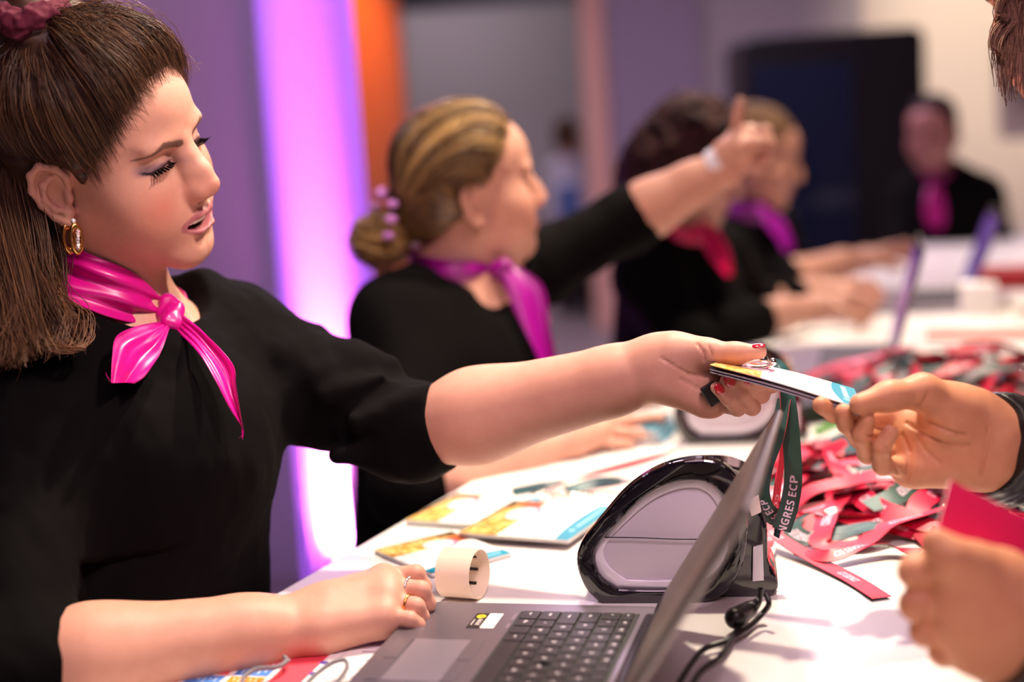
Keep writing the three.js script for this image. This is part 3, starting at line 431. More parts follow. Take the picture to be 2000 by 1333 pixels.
lay('lanyard', onTable([[1484, 1024, 0.020], [1520, 1050, 0.012], [1600, 1098, 0.002], [1668, 1134], [1722, 1168]]), 0.020, 'pink', 'pink lanyard strip lying straight out across the bare table', 2);
{ const m = lay('lanyard', onTable([[1105, 960, 0.004], [1160, 945, 0.008], [1225, 940, 0.012], [1290, 930, 0.010], [1350, 915, 0.006]]), 0.019, 'teal', 'teal lanyard with clips lying beside the stacked booklets', 1, (u) => Math.PI + 0.7 * Math.sin(u * 6)); for (const [x, y] of [[1070, 966], [1096, 968], [1128, 952], [1142, 968]]) { const p = T(x, y, 0.756), g = clipGeo(p, V(x === 1096 ? 1 : -1, 0, 0.3)); g.translate(-m.position.x, -m.position.y, -m.position.z); const k = lit(new THREE.Mesh(g, CHROME)); k.name = 'clip'; m.add(k); } }
lay('lanyard', onTable([[1000, 962, 0.002], [1060, 950, 0.004], [1120, 935, 0.006], [1240, 905, 0.008], [1330, 880, 0.01]]), 0.012, 'teal', 'dark narrow lanyard trailing from the pointing woman\'s sleeve', 1, (u) => Math.PI + 1.2 * Math.sin(u * 5 + 1));
lay('lanyard', onTable([[1560, 1080, 0.004], [1620, 1086, 0.008], [1690, 1066, 0.012], [1740, 1068, 0.008], [1796, 1082, 0.004]]), 0.018, 'pink', 'pink lanyard with a teal end at the front of the near heap', 1, (u) => 0.5 * Math.sin(u * 7));

// ---------- booklets ----------
const coverArt = canvasTexture(420, 592, (c, w, h) => {
  c.fillStyle = 'rgb(250,247,244)'; c.fillRect(0, 0, w, h); c.fillStyle = 'rgb(228,170,70)'; c.fillRect(0, 0, w, 205); let s = 3; const q = () => (s = (s * 16807) % 2147483647) / 2147483647;
  for (let i = 0; i < 500; i++) { c.fillStyle = ['rgba(250,220,140,0.5)', 'rgba(200,120,40,0.4)', 'rgba(255,236,180,0.5)', 'rgba(120,60,30,0.25)'][Math.floor(q() * 4)]; c.beginPath(); c.ellipse(q() * w, q() * 205, 6 + q() * 24, 3 + q() * 10, q() * 3, 0, 7); c.fill(); }
  c.fillStyle = 'rgb(60,40,34)'; c.beginPath(); c.moveTo(0, 0); c.lineTo(w, 0); c.lineTo(w, 90); c.lineTo(300, 26); c.closePath(); c.fill(); c.fillStyle = 'rgb(190,90,50)'; c.fillRect(330, 90, 90, 115);
  c.fillStyle = 'rgb(250,246,244)'; c.fillRect(0, 205, w, h - 205); c.fillStyle = 'rgb(240,110,160)'; c.beginPath(); c.arc(270, 168, 84, 0, 7); c.fill(); c.fillStyle = 'rgb(250,226,232)'; c.beginPath(); c.arc(264, 160, 76, 0, 7); c.fill();
  c.fillStyle = 'rgb(30,150,180)'; c.beginPath(); c.moveTo(0, h); c.lineTo(0, 520); c.quadraticCurveTo(w / 2, 470, w, 500); c.lineTo(w, h); c.closePath(); c.fill(); c.fillStyle = 'rgb(150,205,220)'; c.fillRect(150, 530, 240, 22); c.beginPath(); c.arc(110, 540, 16, 0, 7); c.fill();
});
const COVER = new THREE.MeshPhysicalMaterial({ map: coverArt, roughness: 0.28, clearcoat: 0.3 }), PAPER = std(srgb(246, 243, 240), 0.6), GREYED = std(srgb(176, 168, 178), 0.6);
// corner = where the printed blue foot edge starts; wide = along that edge; long = towards the head of the cover
function booklet(corner, wide, long, W, L, thick, label, group) {
  const o = thing('booklet', label, 'booklet', corner.clone(), group), x = wide.clone().setY(0).normalize(), y = long.clone().setY(0); y.addScaledVector(x, -y.dot(x)).normalize();
  const c = corner.clone().addScaledVector(x, W / 2).addScaledVector(y, L / 2), B = new THREE.Matrix4().makeBasis(x, V(0, 1, 0), x.clone().cross(V(0, 1, 0)).normalize()), flip = x.clone().cross(V(0, 1, 0)).dot(y) > 0;
  const leaf = (h, t, nm, m) => { const g = new THREE.BoxGeometry(W, t, L); if (flip) g.rotateY(Math.PI); g.applyMatrix4(B); g.translate(c.x, h, c.z); part(nm, g, m, o); };
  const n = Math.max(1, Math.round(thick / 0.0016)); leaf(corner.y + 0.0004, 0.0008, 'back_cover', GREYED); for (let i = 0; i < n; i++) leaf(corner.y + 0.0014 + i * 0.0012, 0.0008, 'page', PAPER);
  leaf(corner.y + 0.0016 + n * 0.0012, 0.0008, 'front_cover', [PAPER, PAPER, COVER, PAPER, PAPER, PAPER]); return o;
}
const BG = 'booklets lying on the table';
booklet(V(-0.102, 0.751, -1.484), V(0.83, 0, -0.56), V(-0.56, 0, -0.83), 0.105, 0.128, 0.003, 'single booklet nearest the resting hand, blue foot towards the paper roll', BG);
booklet(V(-0.030, 0.751, -1.650), V(0.44, 0, -0.9), V(-0.9, 0, -0.44), 0.135, 0.128, 0.006, 'booklet half covered by another, closest to the glowing column', BG);
booklet(V(0.049, 0.7575, -1.556), V(0.44, 0, -0.9), V(-0.9, 0, -0.44), 0.150, 0.140, 0.003, 'booklet overlapping another one, blue foot against the near printer', BG);
for (let i = 0; i < 4; i++) booklet(V(0.215 - i * 0.004, 0.751 + i * 0.0065, -2.06 - i * 0.003), V(0.3, 0, -0.95), V(-0.95, 0, -0.3), 0.12, 0.16, 0.003, ['lowest booklet of the stack under the second woman\'s spread hand', 'second booklet from below in the stack under the spread hand', 'third booklet from below in the stack under the spread hand', 'topmost booklet of the stack under the second woman\'s spread hand'][i], 'stack of booklets by the second woman');
// printed overview sheet below the forearm
{
  const art = canvasTexture(840, 592, (c, w, h) => {
    c.fillStyle = 'rgb(250,247,246)'; c.fillRect(0, 0, w, h); const col = ['rgb(36,80,170)', 'rgb(226,60,84)', 'rgb(240,140,20)', 'rgb(40,150,130)', 'rgb(70,130,210)', 'rgb(120,40,110)', 'rgb(236,70,90)', 'rgb(44,36,110)']; let k = 0;
    for (let i = 0; i < 4; i++) for (let j = 0; j < 9; j++) { c.fillStyle = col[(k++ * 5 + j + i) % col.length]; const x = 150 + i * 110, y = 10 + j * 64; c.fillRect(x, y, 96, 58); c.strokeStyle = 'rgba(255,255,255,0.85)'; c.lineWidth = 4; for (let q = 0; q < 5; q++) { c.beginPath(); c.moveTo(x + 16 + q * 15, y + 12); c.lineTo(x + 16 + q * 15, y + 26 + ((q * 7 + j * 5) % 20)); c.stroke(); } }
    c.fillStyle = 'rgb(238,74,92)'; c.fillRect(590, 0, 90, h); c.fillStyle = 'rgb(60,56,150)'; for (let j = 0; j < 8; j++) { c.beginPath(); c.arc(686, 40 + j * 74, 12, 0, 7); c.fill(); } c.strokeStyle = 'rgb(205,200,205)'; c.lineWidth = 2; for (let j = 0; j < 10; j++) { c.strokeRect(716, 10 + j * 58, 110, 58); c.fillStyle = 'rgb(190,184,190)'; c.fillRect(760, 30 + j * 58, 40, 10); }
  });
  const c = V(-0.100, 0.7508, -1.372), g = new THREE.BoxGeometry(0.297, 0.0006, 0.21), x = lapU, z = lapV; g.translate(-0.1485, 0, 0.105); g.applyMatrix4(new THREE.Matrix4().makeBasis(x, V(0, 1, 0), z)); g.translate(c.x, c.y, c.z);
  single('printed_sheet', g, [PAPER, PAPER, new THREE.MeshStandardMaterial({ map: art, roughness: 0.5 }), PAPER, PAPER, PAPER], 'paper sheet with coloured squares under the nearest woman\'s forearm', 'paper sheet');
}
// grey elastic cord on the sheet
single('grey_cord', merge([tube(onTable([[470, 1350], [478, 1322, 0.004], [500, 1308, 0.006], [540, 1304, 0.005], [560, 1292, 0.004], [556, 1284, 0.003]], 0.006), 0.0022, 60, 10), tube(onTable([[590, 1345, 0.002], [622, 1314, 0.006], [652, 1294, 0.010], [672, 1290, 0.010], [678, 1302, 0.008], [664, 1326, 0.004], [640, 1350]], 0.006), 0.0022, 60, 10)]), std(srgb(120, 114, 120), 0.7), 'thin grey elastic cord looped on the coloured sheet', 'cord');
// curled strip of labels
{
  const o = thing('label_roll', 'curled strip of blank labels standing between the hand and the laptop', 'label strip', T(905, 1192)), c = T(905, 1190).add(V(0.000, 0.0265, -0.034)), ax = V(0.80, 0, 0.35).normalize(), b = V(-ax.z, 0, ax.x), w = 0.038;
  const at = (t, k) => { const r = 0.0250 + 0.0012 * t, a = -1.9 + t * 6.9; return c.clone().addScaledVector(b, Math.cos(a) * r).add(V(0, Math.sin(a) * r * 0.98, 0)).addScaledVector(ax, (k - 0.5) * w); };
  part('backing', sheet((u, v) => at(u, v), 90, 4, 0.0005), std(srgb(244, 226, 200), 0.5), o);
  for (let i = 0; i < 11; i++) { const t = 0.06 + i * 0.085, g = sheet((u, v) => { const p = at(t + u * 0.018, 0.30 + v * 0.36), q = c.clone().addScaledVector(ax, p.clone().sub(c).dot(ax)); return p.lerp(q, 0.035); }, 3, 2, 0.0003); part('mark', g, M.black, o, 'black bar printed inside the strip'); }
}
// cable with plugs
{
  const o = thing('usb_cable', 'black cable with moulded plug hanging from the near label printer', 'cable', T(1440, 1215)), rub = std(srgb(14, 12, 14), 0.35);
  part('wire', merge([tube(onTable([[1496, 1160, 0.03], [1502, 1180, 0.022], [1490, 1198, 0.012], [1462, 1226, 0.006], [1420, 1252, 0.004], [1380, 1266, 0.003], [1355, 1290, 0.003], [1320, 1345, 0.003]], 0.004), 0.0027, 90, 10), tube(onTable([[1486, 1150, 0.03], [1482, 1178, 0.016], [1466, 1200, 0.010], [1440, 1232, 0.006], [1408, 1282, 0.003], [1370, 1312, 0.003], [1345, 1350, 0.003]], 0.004), 0.0027, 90, 10)]), rub, o);
  const pf = new Field(); pf.cap(T(1436, 1208, 0.766), T(1462, 1192, 0.764), 0.010, 0.008, 0.006); pf.cap(T(1462, 1192, 0.764), T(1480, 1176, 0.772), 0.0055, 0.004, 0.004); const b = boundsOf([T(1436, 1208, 0.766), T(1480, 1176, 0.77)], 0.02); part('plug', meshField(pf, b.min, b.max, 0.0018), rub, o);
}
// loose papers and boxes farther down the table
const flatBox = (name, at, turn, w, h, d, m, label, cat, r = 0.002) => { const g = boxGeo(w, h, d, r); g.rotateY(turn); g.translate(at.x, at.y + h / 2 + 0.0006, at.z); return single(name, g, m, label, cat); };
flatBox('paper_sheet', T(1500, 640), 0.4, 0.21, 0.002, 0.297, PAPER, 'white paper by the dark-haired woman\'s wrist', 'paper sheet');
flatBox('paper_sheet', T(1560, 655), 0.9, 0.21, 0.004, 0.26, PAPER, 'white paper pad at the edge of the second lanyard heap', 'paper sheet');
flatBox('red_folder', T(1955, 655), -0.35, 0.30, 0.006, 0.10, std(srgb(236, 110, 90), 0.5), 'salmon red folder behind the second lanyard heap', 'folder');
flatBox('red_box', T(1975, 560), -0.3, 0.16, 0.05, 0.12, std(srgb(190, 40, 50), 0.5), 'dark red box at the far right of the table', 'box');
flatBox('tissue_box', T(1912, 612), -0.3, 0.08, 0.07, 0.08, PAPER, 'small white box behind the farthest laptop', 'box');
flatBox('black_block', T(1628, 812), 0.42, 0.17, 0.03, 0.07, M.black, 'flat black block behind the handed-over booklet', 'tray', 0.006);  // plain black block filling a dark strip on the table
flatBox('green_pen', T(1622, 838), 0.9, 0.10, 0.009, 0.009, std(srgb(90, 170, 40), 0.4), 'green pen lying before the black block', 'pen', 0.004);
flatBox('white_card', T(1500, 690), 0.5, 0.12, 0.012, 0.10, PAPER, 'white card stack above the tip of the thumb', 'card stack');
flatBox('red_flyer', T(1540, 1388), 0.3, 0.10, 0.001, 0.05, std(srgb(220, 30, 70), 0.5), 'red flyer poking out at the bottom of the picture', 'flyer');
// ---------- the booklet being handed over, with its lanyard ----------
{
  const nl = U(1386, 717, 1.385), nr = U(1688, 806, 1.295), fl = U(1402, 697, 1.470), fr = U(1668, 760, 1.392);
  const o = thing('booklet', 'folded booklet passed from the woman\'s hand to the man\'s', 'booklet', nl.clone());
  const leaf = (lift, open, nm, m, t = 0.0009) => { const g = sheet((u, v) => nl.clone().lerp(nr, v).lerp(fl.clone().lerp(fr, v), u).add(V(0, lift + open * (1 - u) + 0.003 * Math.sin(v * Math.PI) * 0.8, 0)), 8, 24, t, true); part(nm, g, m, o); };
  const top = new THREE.MeshPhysicalMaterial({ map: coverArt.clone(), roughness: 0.25 }); top.map.needsUpdate = true; top.map.wrapS = top.map.wrapT = THREE.RepeatWrapping; top.map.repeat.set(-1, -1); top.map.offset.set(1, 1);
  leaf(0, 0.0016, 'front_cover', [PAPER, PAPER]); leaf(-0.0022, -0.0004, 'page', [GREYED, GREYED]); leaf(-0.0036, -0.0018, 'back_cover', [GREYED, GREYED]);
  o.children[0].material = [top, top];
  const l = thing('lanyard', 'teal and pink lanyard hanging from the handed-over booklet', 'lanyard', U(1530, 760, 1.40));
  const A = pts([[1502, 724, 1.455], [1518, 714, 1.458], [1530, 722, 1.458], [1537, 765, 1.452], [1545, 850, 1.440], [1549, 940, 1.425], [1541, 990, 1.420], [1526, 1036, 1.425]]), Bq = pts([[1526, 1036, 1.425], [1512, 1024, 1.445], [1518, 960, 1.455], [1529, 880, 1.456], [1533, 790, 1.458]]), Cq = pts([[1531, 780, 1.452], [1518, 850, 1.438], [1496, 910, 1.428], [1487, 955, 1.424], [1494, 990, 1.426], [1514, 1010, 1.436], [1522, 1000, 1.446]]);
  const strap = (P, w, w2, face, rep, off) => { const c = spline(P); const g = sheet((u, v) => { const p = c(u), t = c(Math.min(1, u + 0.01)).sub(c(Math.max(0, u - 0.01))).normalize(), f = face(u), s = f.clone().cross(t).normalize(); return p.addScaledVector(s, (v - 0.5) * mix(w, w2, u)); }, 60, 4, 0.0009, true); const uv = g.attributes.uv; for (let i = 0; i < uv.count; i++) uv.setXY(i, uv.getX(i) * rep[1] + rep[0], 1 - uv.getY(i)); return g; };
  const toEye = EYE.clone().sub(U(1530, 900, 1.4)).normalize();
  part('strap', strap(A, 0.016, 0.019, (u) => V(toEye.x + mix(1.3, 0.15, smooth(0.2, 0.6, u)), toEye.y + (u < 0.3 ? 0.6 : 0), toEye.z), [1.16, -0.636]), [RIB.teal, RIB.pink], l);
  part('strap', strap(Bq, 0.018, 0.010, (u) => V(toEye.x - 0.6, toEye.y, -toEye.z * 0.8), [0.2, 0.5]), [RIB.teal, RIB.pink], l, 'pink reverse of the strap');
  part('strap', strap(Cq, 0.014, 0.020, (u) => V(toEye.x - 0.3, toEye.y, toEye.z), [0.97, -0.42]), [RIB.teal, RIB.pink], l);
  const m = [tube(pts([[1448, 716, 1.415], [1462, 706, 1.41], [1480, 702, 1.41], [1500, 706, 1.415], [1514, 708, 1.42], [1500, 716, 1.418], [1470, 718, 1.416]]), 0.0022, 40, 10, true)]; for (const [x, y] of [[1490, 703], [1478, 702], [1510, 707]]) { const p = U(x, y, 1.412); m.push(new THREE.SphereGeometry(x === 1490 ? 0.0055 : 0.0038, 14, 10).translate(p.x, p.y, p.z)); } part('clip', merge(m), CHROME, l, 'shiny metal swivel clip');
  const bp = U(1391, 770, 1.415), bg = boxGeo(0.016, 0.022, 0.009, 0.002); bg.rotateZ(0.5); bg.translate(bp.x, bp.y, bp.z); part('buckle', bg, M.black, l, 'black plastic buckle held in the palm');
}
// ---------- people ----------
const SKIN = new THREE.MeshPhysicalMaterial({ vertexColors: true, roughness: 0.5, specularIntensity: 0.6 });
const HAIRM = new THREE.MeshPhysicalMaterial({ vertexColors: true, roughness: 0.42, specularIntensity: 0.8 });
const CLOTH = std(srgb(6, 4, 5), 0.9, { specularIntensity: 0.16, sheen: 0.03, sheenRoughness: 0.5, sheenColor: srgb(120, 100, 120) });
const SATIN = (c) => std(c, 0.34, { sheen: 0.6, sheenRoughness: 0.35, sheenColor: srgb(255, 120, 200) });
const LASH = std(srgb(12, 8, 10), 1, { specularIntensity: 0 });
const GOLD = std(srgb(225, 170, 95), 0.22, { metalness: 1 }), SILVER = std(srgb(215, 215, 220), 0.18, { metalness: 1 }), CRYSTAL = std(srgb(255, 250, 250), 0.03, { metalness: 0.6, clearcoat: 1 });
const NAIL = std(srgb(170, 16, 34), 0.12, { clearcoat: 1, clearcoatRoughness: 0.05 });
const tone = (skin, k = 1) => (x, y, z) => { const n = noise(x * 70, y * 70, z * 70) * 0.6 + noise(x * 260, y * 260, z * 260) * 0.4; return [skin[0] * (1 + n * 0.06 * k), skin[1] * (1 + n * 0.11 * k), skin[2] * (1 + n * 0.12 * k)]; };
// A hand: palm, four fingers (knuckle, two joints, tip), thumb (root, knuckle, joint, tip), wrist and end of the forearm.
function handField(h) {
  const f = new Field(), w = U(...h.wrist), F = h.fingers.map(pts), th = pts(h.thumb), s = h.size ?? 1, R = h.radii ?? [0.0092, 0.0095, 0.0090, 0.0080];
  const fore = U(...h.fore), side = U(...h.wristSide);                               // wristSide: the little-finger side of the wrist
  if (h.elbow) { const el = U(...h.elbow), m = el.clone().lerp(fore, 0.35); f.cap(el, m, h.elbowR[0], h.elbowR[1], 0.02); f.cap(m, fore, h.elbowR[1], h.foreR, 0.04); f.cap(m, fore.clone().lerp(side, 0.25), h.elbowR[1] * 0.95, h.foreR, 0.04); f.el = el; }
  f.cap(fore, w, h.foreR, h.wristR, 0.02);
  f.cap(fore, side, h.foreR * 0.9, h.wristR * 0.85, 0.02);
  F.forEach((c, i) => { const root = w.clone().lerp(side, i / 3.2); f.cap(root, c[0], h.wristR * 0.62, R[i] * (h.palm ?? 1.22), 0.022 * s); });
  for (let i = 0; i < 3; i++) f.cap(F[i][0], F[i + 1][0], R[i] * 1.12, R[i + 1] * 1.12, 0.014 * s);
  (h.extra ?? []).forEach(([a, b, ra, rb, k]) => f.cap(U(...a), U(...b), ra, rb, k ?? 0.014));
  const tr = h.thumbR ?? [0.016, 0.0125, 0.0105, 0.0085];
  f.cap(w, th[0], h.wristR * 0.7, tr[0], 0.02 * s); f.chain(th, tr, 0.010 * s);
  F.forEach((c, i) => f.chain(c, [R[i] * 1.12, R[i] * 1.02, R[i] * 0.93, R[i] * 0.80], 0.0032 * s));
  const skinAt = (x, y) => { const dir = U(x, y, 1).sub(EYE).normalize(); let t = 1.0; for (let i = 0; i < 90; i++) { const q = EYE.clone().addScaledVector(dir, t), d = f.at(q.x, q.y, q.z); if (d < 0.0002) break; t += Math.min(0.03, d * 0.8); if (t > 4) return null; } return EYE.clone().addScaledVector(dir, t); };
  const lines = (h.creases ?? []).map(([r, ...l]) => [r, l.map((q) => skinAt(...q))]);
  for (const [r, l] of lines) for (let i = 0; i + 1 < l.length; i++) if (l[i] && l[i + 1] && l[i].distanceTo(l[i + 1]) < 0.05) f.cap(l[i], l[i + 1], r, r, 0.003, true);
  f.all = [fore, w, side, ...th, ...F.flat(), ...(f.el ? [f.el] : [])];
  return f;
}
function handMesh(h, cell, paint) { const f = handField(h), b = boundsOf(f.all, 0.05); return meshField(f, b.min, b.max, cell, paint); }
// a painted nail lying on the last joint of a finger: tip, joint before it, direction the nail faces
function nail(tipP, jointP, face, w = 0.0055, l = 0.0072, r = 0.0072) {
  const d = tipP.clone().sub(jointP).normalize(), n = face.clone().addScaledVector(d, -face.dot(d)).normalize(), s = n.clone().cross(d), g = new THREE.SphereGeometry(1, 20, 14);
  g.scale(w, 0.0022, l); g.applyMatrix4(new THREE.Matrix4().makeBasis(s, n, d)); const c = tipP.clone().addScaledVector(d, -0.001).addScaledVector(n, r - 0.0008); g.translate(c.x, c.y, c.z); return g;
}
function ring3(c, axis, r, t, seg = 40) { const g = new THREE.TorusGeometry(r, t, 10, seg); g.applyQuaternion(new THREE.Quaternion().setFromUnitVectors(V(0, 0, 1), axis.clone().normalize())); g.translate(c.x, c.y, c.z); return g; }
const headMatrix = (px, py, d, yaw, pitch, roll, s = 1) => new THREE.Matrix4().compose(U(px, py, d), new THREE.Quaternion().setFromEuler(new THREE.Euler(pitch * Math.PI / 180, yaw * Math.PI / 180, roll * Math.PI / 180, 'YXZ')), V(s, s, s));
// path over the scalp from one direction to another
const SC = V(0, 0.052, -0.009), SR = V(0.0755, 0.0835, 0.0965);
function scalp(dir, lift) { const d = dir.clone().normalize(), k = 1 / Math.hypot(d.x / SR.x, d.y / SR.y, d.z / SR.z); return SC.clone().addScaledVector(d, k + lift); }
// lifts a point on or under the skin to just above it
function clear(field, p, gap) { for (let i = 0; i < 3; i++) { const d = field.at(p.x, p.y, p.z); if (d >= gap) break; const r = p.clone().sub(SC).normalize(); p.addScaledVector(r, gap - d); } return p; }
function over(a, b, t) { const A = a.clone().normalize(), B = b.clone().normalize(), w = Math.acos(clamp(A.dot(B), -1, 1)); return w < 1e-4 ? A : A.multiplyScalar(Math.sin((1 - t) * w) / Math.sin(w)).addScaledVector(B, Math.sin(t * w) / Math.sin(w)); }
const hue = (dark, light, k) => { const t = clamp(k); return dark.map((c, i) => mix(c, light[i], t)); };
function eyesOf(parent, Mx, iris) {
  for (const s of [-1, 1]) {
    const e = new THREE.SphereGeometry(0.0124, 28, 20), col = []; const q = e.attributes.position;
    const g = V(0, -0.42, 0.9).normalize();
    for (let i = 0; i < q.count; i++) { const d = V(q.getX(i), q.getY(i), q.getZ(i)).normalize().dot(g); const c = d > 0.975 ? [0.005, 0.005, 0.005] : d > 0.86 ? iris : [0.42, 0.36, 0.34]; col.push(...c); }
    e.setAttribute('color', new THREE.Float32BufferAttribute(col, 3)); e.translate(s * 0.031, 0.0170, 0.0728); e.applyMatrix4(Mx);
    part('eyeball', e, new THREE.MeshPhysicalMaterial({ vertexColors: true, roughness: 0.08 }), parent);
  }
}

// legs of a seated person, hidden below the table: hips, knees, feet
function seatedLegs(o, hip) { const f = new Field(), fw = ACROSS.clone().multiplyScalar(0.30); for (const s of [-0.09, 0.09]) { const a = hip.clone().addScaledVector(EDGE, s), b = a.clone().add(fw).setY(0.50), c = b.clone().addScaledVector(ACROSS, -0.05).setY(0.07); f.cap(a, b, 0.085, 0.055, 0.05); f.cap(b, c, 0.052, 0.038, 0.02); f.cap(c, c.clone().addScaledVector(ACROSS, 0.13).setY(0.045), 0.04, 0.03, 0.02); } f.cap(hip, hip.clone().setY(hip.y + 0.12), 0.13, 0.12, 0.08); const b = boundsOf([hip, hip.clone().add(fw).setY(0.03)], 0.22); part('trousers', meshField(f, b.min, b.max, 0.016), CLOTH, o); }
// --- the nearest woman, reaching out a booklet ---
const PINKSATIN = SATIN(srgb(198, 4, 126));
{
  const o = thing('person', 'woman with long brown half-up hair and knotted pink scarf reaching out a booklet', 'person', V(-0.42, 0, -1.6), 'hosts in black with pink scarves');
  const skin = [0.575, 0.285, 0.203], look = { open: 1.15, full: 0.8, skin, lip: [0.40, 0.13, 0.14], blush: 0.6, makeup: 1, brow: [0.075, 0.036, 0.026], eyeOpen: 0.0026 };
  const Mx = headMatrix(209, 319, 1.47, 71, 7, 21, 1.045), Mi = Mx.clone().invert(), L = (x, y, z) => V(x, y, z).applyMatrix4(Mx);
  const neckBase = U(198, 640, 1.535), nb = neckBase.clone().applyMatrix4(Mi);
  const hf = headField(look);
  // neck and upper chest are not mirrored, so they wrap the mirrored head
  const neck = new Field(); neck.cap(V(0, -0.015, -0.018), nb, 0.050, 0.056, 0.03); neck.cap(V(0, -0.045, 0.022), nb.clone().add(V(0, 0, 0.012)), 0.032, 0.044, 0.03);
  const shL = U(452, 672, 1.64), shR = U(36, 806, 1.43), chestTop = U(255, 735, 1.53);
  const l = (p) => p.clone().applyMatrix4(Mi);
  neck.cap(nb, l(neckBase.clone().lerp(shL, 0.72)), 0.048, 0.036, 0.05); neck.cap(nb, l(neckBase.clone().lerp(shR, 0.72)), 0.048, 0.036, 0.05); neck.cap(nb, l(chestTop), 0.05, 0.085, 0.06);
  const whole = { at: (x, y, z) => { const a = hf.at(x, y, z), b = neck.at(x, y, z), k = 0.022, h = Math.max(k - Math.abs(a - b), 0) / k; return Math.min(a, b) - h * h * k * 0.25; } };
  const face = facePaint(look);
  const head = meshField(whole, V(-0.13, -0.24, -0.13), V(0.13, 0.14, 0.13), 0.0013, face); head.applyMatrix4(Mx);
  // left arm, held out; right forearm, resting on the table
  const elL = U(802, 846, 1.55), wrL = U(1268, 714, 1.455), elR = U(20, 1325, 1.27), wrR = U(598, 1216, 1.345);
  const handL = {
    elbow: [802, 846, 1.55], elbowR: [0.041, 0.0385], wrist: [1272, 704, 1.452], wristSide: [1285, 735, 1.448], fore: [1190, 745, 1.468], foreR: 0.0265, wristR: 0.0225, palm: 1.15, radii: [0.0082, 0.0084, 0.0080, 0.0072],
    fingers: [[[1418, 722, 1.455], [1506, 752, 1.435], [1492, 748, 1.408], [1474, 742, 1.395]], [[1415, 748, 1.458], [1486, 772, 1.432], [1470, 757, 1.408], [1451, 742, 1.398]], [[1408, 772, 1.452], [1469, 796, 1.424], [1446, 770, 1.402], [1419, 743, 1.396]], [[1394, 789, 1.442], [1441, 799, 1.418], [1421, 779, 1.402], [1399, 758, 1.396]]],
    thumb: [[1318, 692, 1.440], [1385, 690, 1.425], [1437, 691, 1.415], [1482, 688, 1.410]], thumbR: [0.0175, 0.0128, 0.0098, 0.0078],
    extra: [[[1300, 748, 1.44], [1372, 786, 1.437], 0.0165, 0.0125, 0.02], [[1318, 715, 1.446], [1398, 742, 1.45], 0.018, 0.014, 0.02], [[1296, 690, 1.447], [1360, 688, 1.434], 0.016, 0.0135, 0.014]],
    creases: [[0.0006, [1292, 700], [1318, 716], [1345, 732], [1378, 738]], [0.0010, [1330, 742], [1362, 758], [1385, 774]], [0.0005, [1362, 672], [1374, 690], [1376, 706]], [0.0005, [1384, 676], [1390, 696]]],
  };
  const handR = {
    elbow: [20, 1325, 1.27], elbowR: [0.040, 0.041], wrist: [604, 1202, 1.352], wristSide: [620, 1238, 1.325], fore: [470, 1243, 1.325], foreR: 0.0285, wristR: 0.0215, palm: 1.2, radii: [0.0088, 0.0090, 0.0086, 0.0078],
    fingers: [[[748, 1128, 1.392], [812, 1122, 1.385], [826, 1146, 1.388], [800, 1166, 1.40]], [[756, 1146, 1.372], [822, 1154, 1.362], [834, 1180, 1.368], [806, 1196, 1.38]], [[758, 1173, 1.352], [812, 1186, 1.344], [822, 1206, 1.35], [796, 1216, 1.36]], [[752, 1202, 1.334], [800, 1212, 1.328], [815, 1222, 1.332], [798, 1228, 1.342]]],
    thumb: [[690, 1165, 1.385], [755, 1172, 1.395], [800, 1180, 1.398], [830, 1184, 1.395]],
    extra: [[[640, 1228, 1.33], [745, 1222, 1.332], 0.0165, 0.012, 0.02], [[650, 1180, 1.355], [745, 1160, 1.362], 0.018, 0.0135, 0.02]],
  };
  const gHL = handMesh(handL, 0.0022, tone(skin)), gHR = handMesh(handR, 0.0022, tone(skin));
  const body = merge([head, gHL, gHR]);
  part('body', body, SKIN, o);
  eyesOf(o, Mx, [0.03, 0.022, 0.015]); seatedLegs(o, U(280, 1260, 1.56).setY(0.53));
  // teeth
  { const list = []; for (let i = -4; i <= 4; i++) { const a = i * 0.235, g = boxGeo(i === 0 ? 0.0001 : 0.0068, 0.0085, 0.004, 0.0016); if (i === 0) continue; const s = Math.sign(i), b = (Math.abs(i) - 0.5) * 0.275 * s; g.rotateY(b); g.translate(Math.sin(b) * 0.0235, -0.0492 + Math.abs(b) * 0.0008, 0.0730 + Math.cos(b) * 0.0225); list.push(g); } const g = merge(list); g.applyMatrix4(Mx); part('teeth', g, std(srgb(250, 242, 232), 0.2), o); }
  // lashes
  for (const sd of [-1, 1]) { const s = new Strands(3); for (let i = 0; i < 26; i++) { const t = (Math.floor(i / 3) * 3 + (i % 3) * 0.7) / 25, x = mix(0.018, 0.0455, t), y = 0.0134 + 0.0022 * Math.sqrt(Math.max(0, 1 - ((x - 0.0305) / 0.0148) ** 2)), z = 0.0880 - Math.max(0, x - 0.03) * 0.42 - Math.max(0, 0.026 - x) * 0.25; const len = mix(0.004, 0.0072, smooth(0, 0.7, t)); const a = L(sd * x, y, z - 0.0008), b = L(sd * (x + (t - 0.35) * 0.005), y - len * 0.24, z + len * 0.62), c = L(sd * (x + (t - 0.3) * 0.012), y - len * 0.18, z + len * 1.10); s.add(spline([a, b, c]), 6, 0.00055, 0.00015, [0.006, 0.004, 0.006]); } part('eyelashes', s.build(), LASH, o); }
